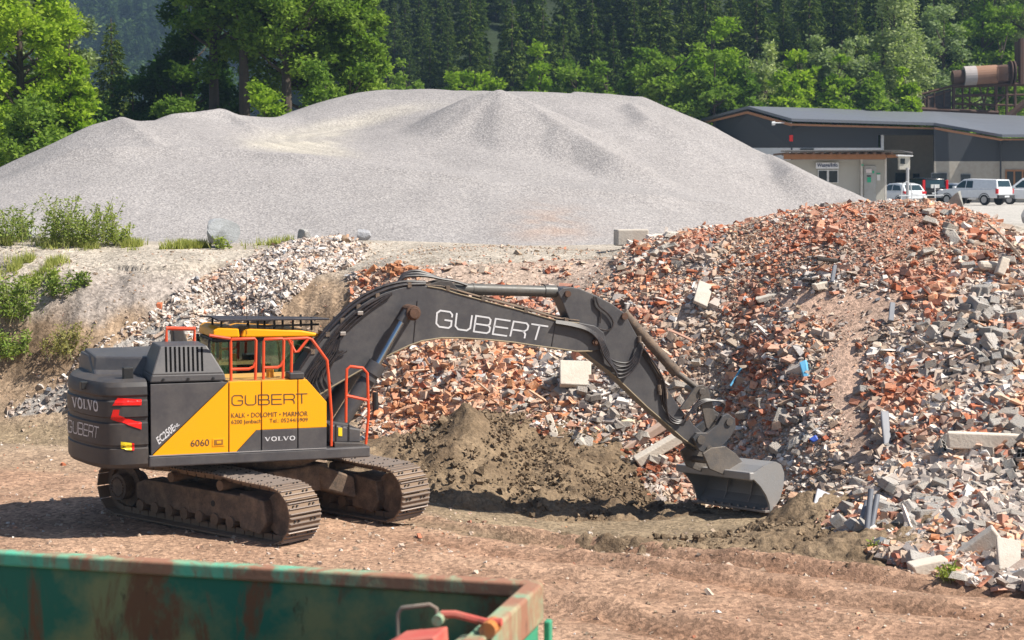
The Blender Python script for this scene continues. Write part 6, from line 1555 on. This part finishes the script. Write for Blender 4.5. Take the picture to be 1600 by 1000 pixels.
def forest():
    rs = np.random.RandomState(3)
    # spruces: four shapes, copied over the slope
    protos = []
    for i in range(4):
        p = make_tree("spruce_tree", spruce(i + 1, 27, 6.0 - .35 * i, 1.5), NEED, (0, 0, 0), "tall dark spruce in the wood on the slope behind the gravel heap", group="spruces on the slope behind the gravel"); protos.append((p, kidmap(p)))
    spots = []
    for px, top, D in ((612, 110, 178), (640, 62, 190), (672, 44, 184), (700, 30, 195), (735, -25, 182), (765, 60, 174), (800, 5, 176), (848, -10, 186), (880, 25, 178), (925, -30, 180), (958, 40, 175), (990, -15, 186), (1030, -45, 180), (1065, -20, 190), (1100, -60, 181), (1140, -30, 188), (1180, -50, 180), (1222, -20, 186), (1245, 45, 176), (1262, -60, 184), (1300, -40, 190), (1335, 5, 180), (1365, -50, 188), (1410, -30, 186), (1455, -60, 190), (1500, -30, 186), (1550, -50, 190), (1600, -40, 186), (1650, -50, 188),
                       (690, -10, 200), (682, 10, 225), (700, -20, 245), (674, 0, 260), (692, -20, 290), (590, 20, 205), (655, 10, 215), (560, -10, 200), (530, -30, 196)): spots.append((px, top, D))
    for D in (205, 222, 240, 262):
        for px in np.arange(745, 1700, 46): spots.append((px + rs.uniform(-18, 18), -80 + rs.uniform(-30, 40), D + rs.uniform(-6, 6)))
    for D in (200, 214, 232, 255, 285):
        for px in np.arange(560, 745, 34): spots.append((px + rs.uniform(-12, 12), max(-60, 75 - (D - 200) * .9 + rs.uniform(-25, 25)), D + rs.uniform(-5, 5)))
    for i, (px, top, D) in enumerate(spots):
        p = W(px, 200, D); z = float(hillz(np.array([p.x]), np.array([p.y]))[0]) - .4; h = W(px, top, D).z - z
        h = min(max(h, 10), 38); k = i % 4; o = protos[k][0] if i < 4 else copy_tree(protos[k][0], protos[k][1])
        o.location = (p.x, p.y, z); s = h / 27; o.scale = (s * rs.uniform(.7, 1.25),) * 2 + (s * rs.uniform(.9, 1.1),); o.rotation_euler = (0, 0, rs.uniform(0, 6.28))
    bl = make_tree("spruce_tree", spruce(9, 14, 3.0, 2.4, .5), NEED, W(178, 300, 112), "slim dark spruce standing between the left trees and the dark thicket"); bl.location.z = 3.2; bl.scale = (1, 1, (W(178, 28, 112).z - 3.2) / 14)
    # broadleaves: placed by foot column, depth and crown top
    def put(px, top, D, wpx, mat, lab, seed, n=9000, leaf=.42, base=.12, name="broadleaf_tree", zb=None, **kw):
        p = W(px, 300, D); zb_ = (TZ + .1 if D < 172 else float(hillz(np.array([p.x]), np.array([p.y]))[0])) - .3 if zb is None else zb
        top -= 24 if (D >= 150 and px > 980) else 0
        h = W(px, top, D).z - zb_; r = wpx / 2 / FPX * D
        return make_tree(name, broad(seed, h, r, n, leaf, base, **kw), mat, (p.x, p.y, zb_), lab)
    put(606, 120, 150, 66, LBR, "round yellow green bush tree just above the gravel crest", 21, 5000, .34, .05)
    put(640, 108, 158, 80, LMD, "mid green rounded tree right behind the round bush tree", 22, 6000)
    put(655, 128, 152, 60, LMD, "low green tree right of the round bush tree", 23, 4000)
    put(742, 96, 156, 84, LBR, "light green tree left of the gravel peak", 24, 7000)
    put(700, 118, 154, 60, LBR, "small light green tree on the left of the tree by the peak", 25, 4500)
    put(843, 93, 158, 80, LBR, "light green tree directly right of the gravel peak", 26, 7000)
    put(900, 85, 160, 90, LMD, "mid green tree above the flat gravel crest", 27, 8000)
    put(948, 96, 158, 60, LMD, "narrow mid green tree before the spruces in the centre", 28, 5500)
    put(1000, 92, 155, 70, LMD, "yellowish mid green tree at the right end of the gravel crest", 29, 7000)
    put(1050, 84, 152, 110, LMD, "broad mid green tree above the right gravel flank", 30, 11000)
    put(1110, 52, 160, 130, LBR, "tall broad bright green tree right of the spruce row centre", 31, 14000)
    put(1115, 110, 150, 80, LMD, "lower green tree behind the left end of the hall", 32, 8000)
    put(1195, 82, 156, 92, LPL, "pale grey green willow behind the hall gable", 33, 11000, .36, .1, droop=1.5, name="willow_tree")
    put(1170, 125, 151, 60, LMD, "small green tree below the pale willow", 34, 5000)
    put(1250, 100, 158, 80, LBR, "bright green tree right of the pale willow", 35, 9000)
    put(1225, 140, 152, 60, LBR, "low bright green tree directly above the hall ridge", 36, 5000)
    put(1312, 58, 160, 90, LPL, "pale green tree between the bright tree and the great willow", 37, 11000, .36, .1, name="willow_tree")
    put(1300, 130, 153, 80, LBR, "low light green tree above the middle of the hall roof", 38, 7000)
    put(1392, 12, 162, 130, LPL, "great pale willow with a dark visible trunk above the hall", 39, 19000, .36, .08, droop=2.0, trunks=2, name="willow_tree")
    put(1360, 120, 154, 70, LMD, "low green tree left of the great willow trunk", 40, 6000)
    put(1418, 128, 156, 46, LBR, "low light green tree between great willow and rusty plant", 41, 6000)
    put(1470, 20, 176, 110, LPL, "pale tree behind the left end of the rusty plant", 42, 13000, .4, name="willow_tree")
    put(1530, -20, 180, 120, LMD, "tall green tree behind the rusty drum", 43, 15000)
    put(1600, -40, 182, 120, LPL, "pale green tree at the right edge behind the hopper", 44, 14000, name="willow_tree")
    put(1560, 60, 178, 110, LMD, "mid green tree between the drum and the right edge", 45, 9000)
    put(1500, 90, 177, 100, LMD, "lower green tree under the left part of the drum", 46, 9000)
    # left group
    put(35, -150, 84, 190, LBR, "bright green tree filling the left edge", 51, 26000, .26, .02, ncl=110)
    put(112, 40, 80, 84, LBR, "bright green tree with drooping branches right of the left edge tree", 52, 15000, .24, .02, ncl=70)
    put(60, 150, 78, 120, LMD, "darker leafy bush below the bright left trees", 53, 12000, .24, .0)
    put(82, -60, 96, 112, LPL, "pale willow rising behind the bright left trees", 54, 20000, .26, .1, ncl=90, name="willow_tree")
    put(-60, -120, 95, 200, LMD, "green tree cut by the left edge", 55, 14000, .3, .02)
    put(250, 60, 108, 90, LDK, "dark green tree left of the tall trunks", 56, 12000, .3, .02)
    put(300, -30, 104, 150, LDK, "tall dark green tree left of the first tall trunk", 57, 22000, .3, .02, ncl=90)
    put(336, -200, 100, 170, LMD, "high tree with a straight dark trunk, leftmost of the tall trunks", 58, 16000, .28, .42, ncl=70)
    put(383, -220, 98, 170, LMD, "high tree with a straight dark trunk, second of the tall trunks", 59, 16000, .28, .42, ncl=70)
    put(449, -200, 98, 180, LMD, "high tree with a dark trunk, third of the tall trunks", 60, 18000, .28, .36, ncl=80)
    put(470, -180, 101, 190, LMD, "high tree with a dark trunk, rightmost of the tall trunks", 61, 18000, .28, .30, ncl=80, lean=1.0)
    put(545, -60, 100, 110, LMD, "tall light crowned tree right of the tall trunks", 62, 20000, .28, .10, ncl=90)
    put(560, 60, 108, 90, LDK, "dark green tree under the light crown", 63, 10000, .3, .02)
    put(285, 120, 96, 90, LMD, "leafy shrub behind the left gravel crest", 64, 9000, .26, .0)
    put(420, 125, 94, 90, LBR, "leafy light green shrub in the dip of the gravel crest", 65, 10000, .25, .0)
    put(510, 110, 94, 110, LMD, "leafy shrub right of the dip in the gravel crest", 66, 12000, .25, .0)
    put(360, 140, 99, 90, LDK, "dark shrub behind the first gravel hump", 67, 8000, .26, .0)
    put(210, 120, 104, 80, LDK, "dark shrub at the foot of the slim spruce", 68, 8000, .28, .0)
    put(130, 150, 92, 80, LDK, "dark shrub behind the bright left trees", 69, 8000, .28, .0)
    # the far forest, nobody could count it
    n = 1900; rs = np.random.RandomState(8)
    px = np.concatenate([rs.uniform(90, 330, 1150), rs.uniform(330, 760, n - 1150)]); D = 530 + 420 * rs.rand(n) ** 1.3
    X = (px - 800) / FPX * D; Y = D; Z = mz(X, Y) - 1; H = rs.uniform(13, 26, n)
    V = []; F = []; C = []; b = 0
    pr = []
    for sd in range(3):
        m_, v, f, c = spruce(70 + sd, 20, 4.2, .42, 2.2); pr.append((v / 20, c * .5, 3))
    for sd in range(3):
        m_, v, f, c = broad(80 + sd, 14, 5.5, 420, 1.9, .1, ncl=16); v = v.reshape(-1, 4, 3)[:, :3].reshape(-1, 3); c = c.reshape(-1, 4, 3)[:, :3].reshape(-1, 3); pr.append((v / 14 * .75, .45 + c * .55, 3))
    kk = rs.randint(0, 6, n)
    for k, (v, c, _) in enumerate(pr):
        i = np.nonzero(kk == k)[0]; a_ = rs.uniform(0, 6.28, len(i)); ca, sa = np.cos(a_), np.sin(a_)
        vv = np.stack([v[None, :, 0] * ca[:, None] - v[None, :, 1] * sa[:, None], v[None, :, 0] * sa[:, None] + v[None, :, 1] * ca[:, None], np.repeat(v[None, :, 2], len(i), 0)], -1) * H[i][:, None, None]
        vv += np.stack([X[i], Y[i], Z[i]], -1)[:, None]; V.append(vv.reshape(-1, 3)); C.append(np.tile(c, (len(i), 1)))
    V = np.concatenate(V); C = np.concatenate(C)
    o = mesh_np("far_forest", V, np.arange(len(V)).reshape(-1, 3), leaf_mat("far_leaf", (.02, .042, .02), (.07, .12, .035), .2), None, C); tag(o, "distant forest covering the mountainside", "forest", kind="stuff")
forest()

# ------------------------------------------------------------------ air
def haze():
    m = bpy.data.materials.new("haze"); m.use_nodes = True; N = m.node_tree.nodes; L = m.node_tree.links; N.clear()
    out = N.new("ShaderNodeOutputMaterial"); v = N.new("ShaderNodeVolumePrincipled"); v.inputs["Color"].default_value = (.45, .68, 1, 1); v.inputs["Density"].default_value = HAZE; v.inputs["Anisotropy"].default_value = 0
    L.new(v.outputs[0], out.inputs["Volume"])
    b = MB(); b.box(-820, 920, -30, 1260, -2.5, 420); o = b.build("haze", m); tag(o, kind="stuff"); o["label"] = "thin blue air between the yard and the mountain"
HAZE = 0.00024
haze()
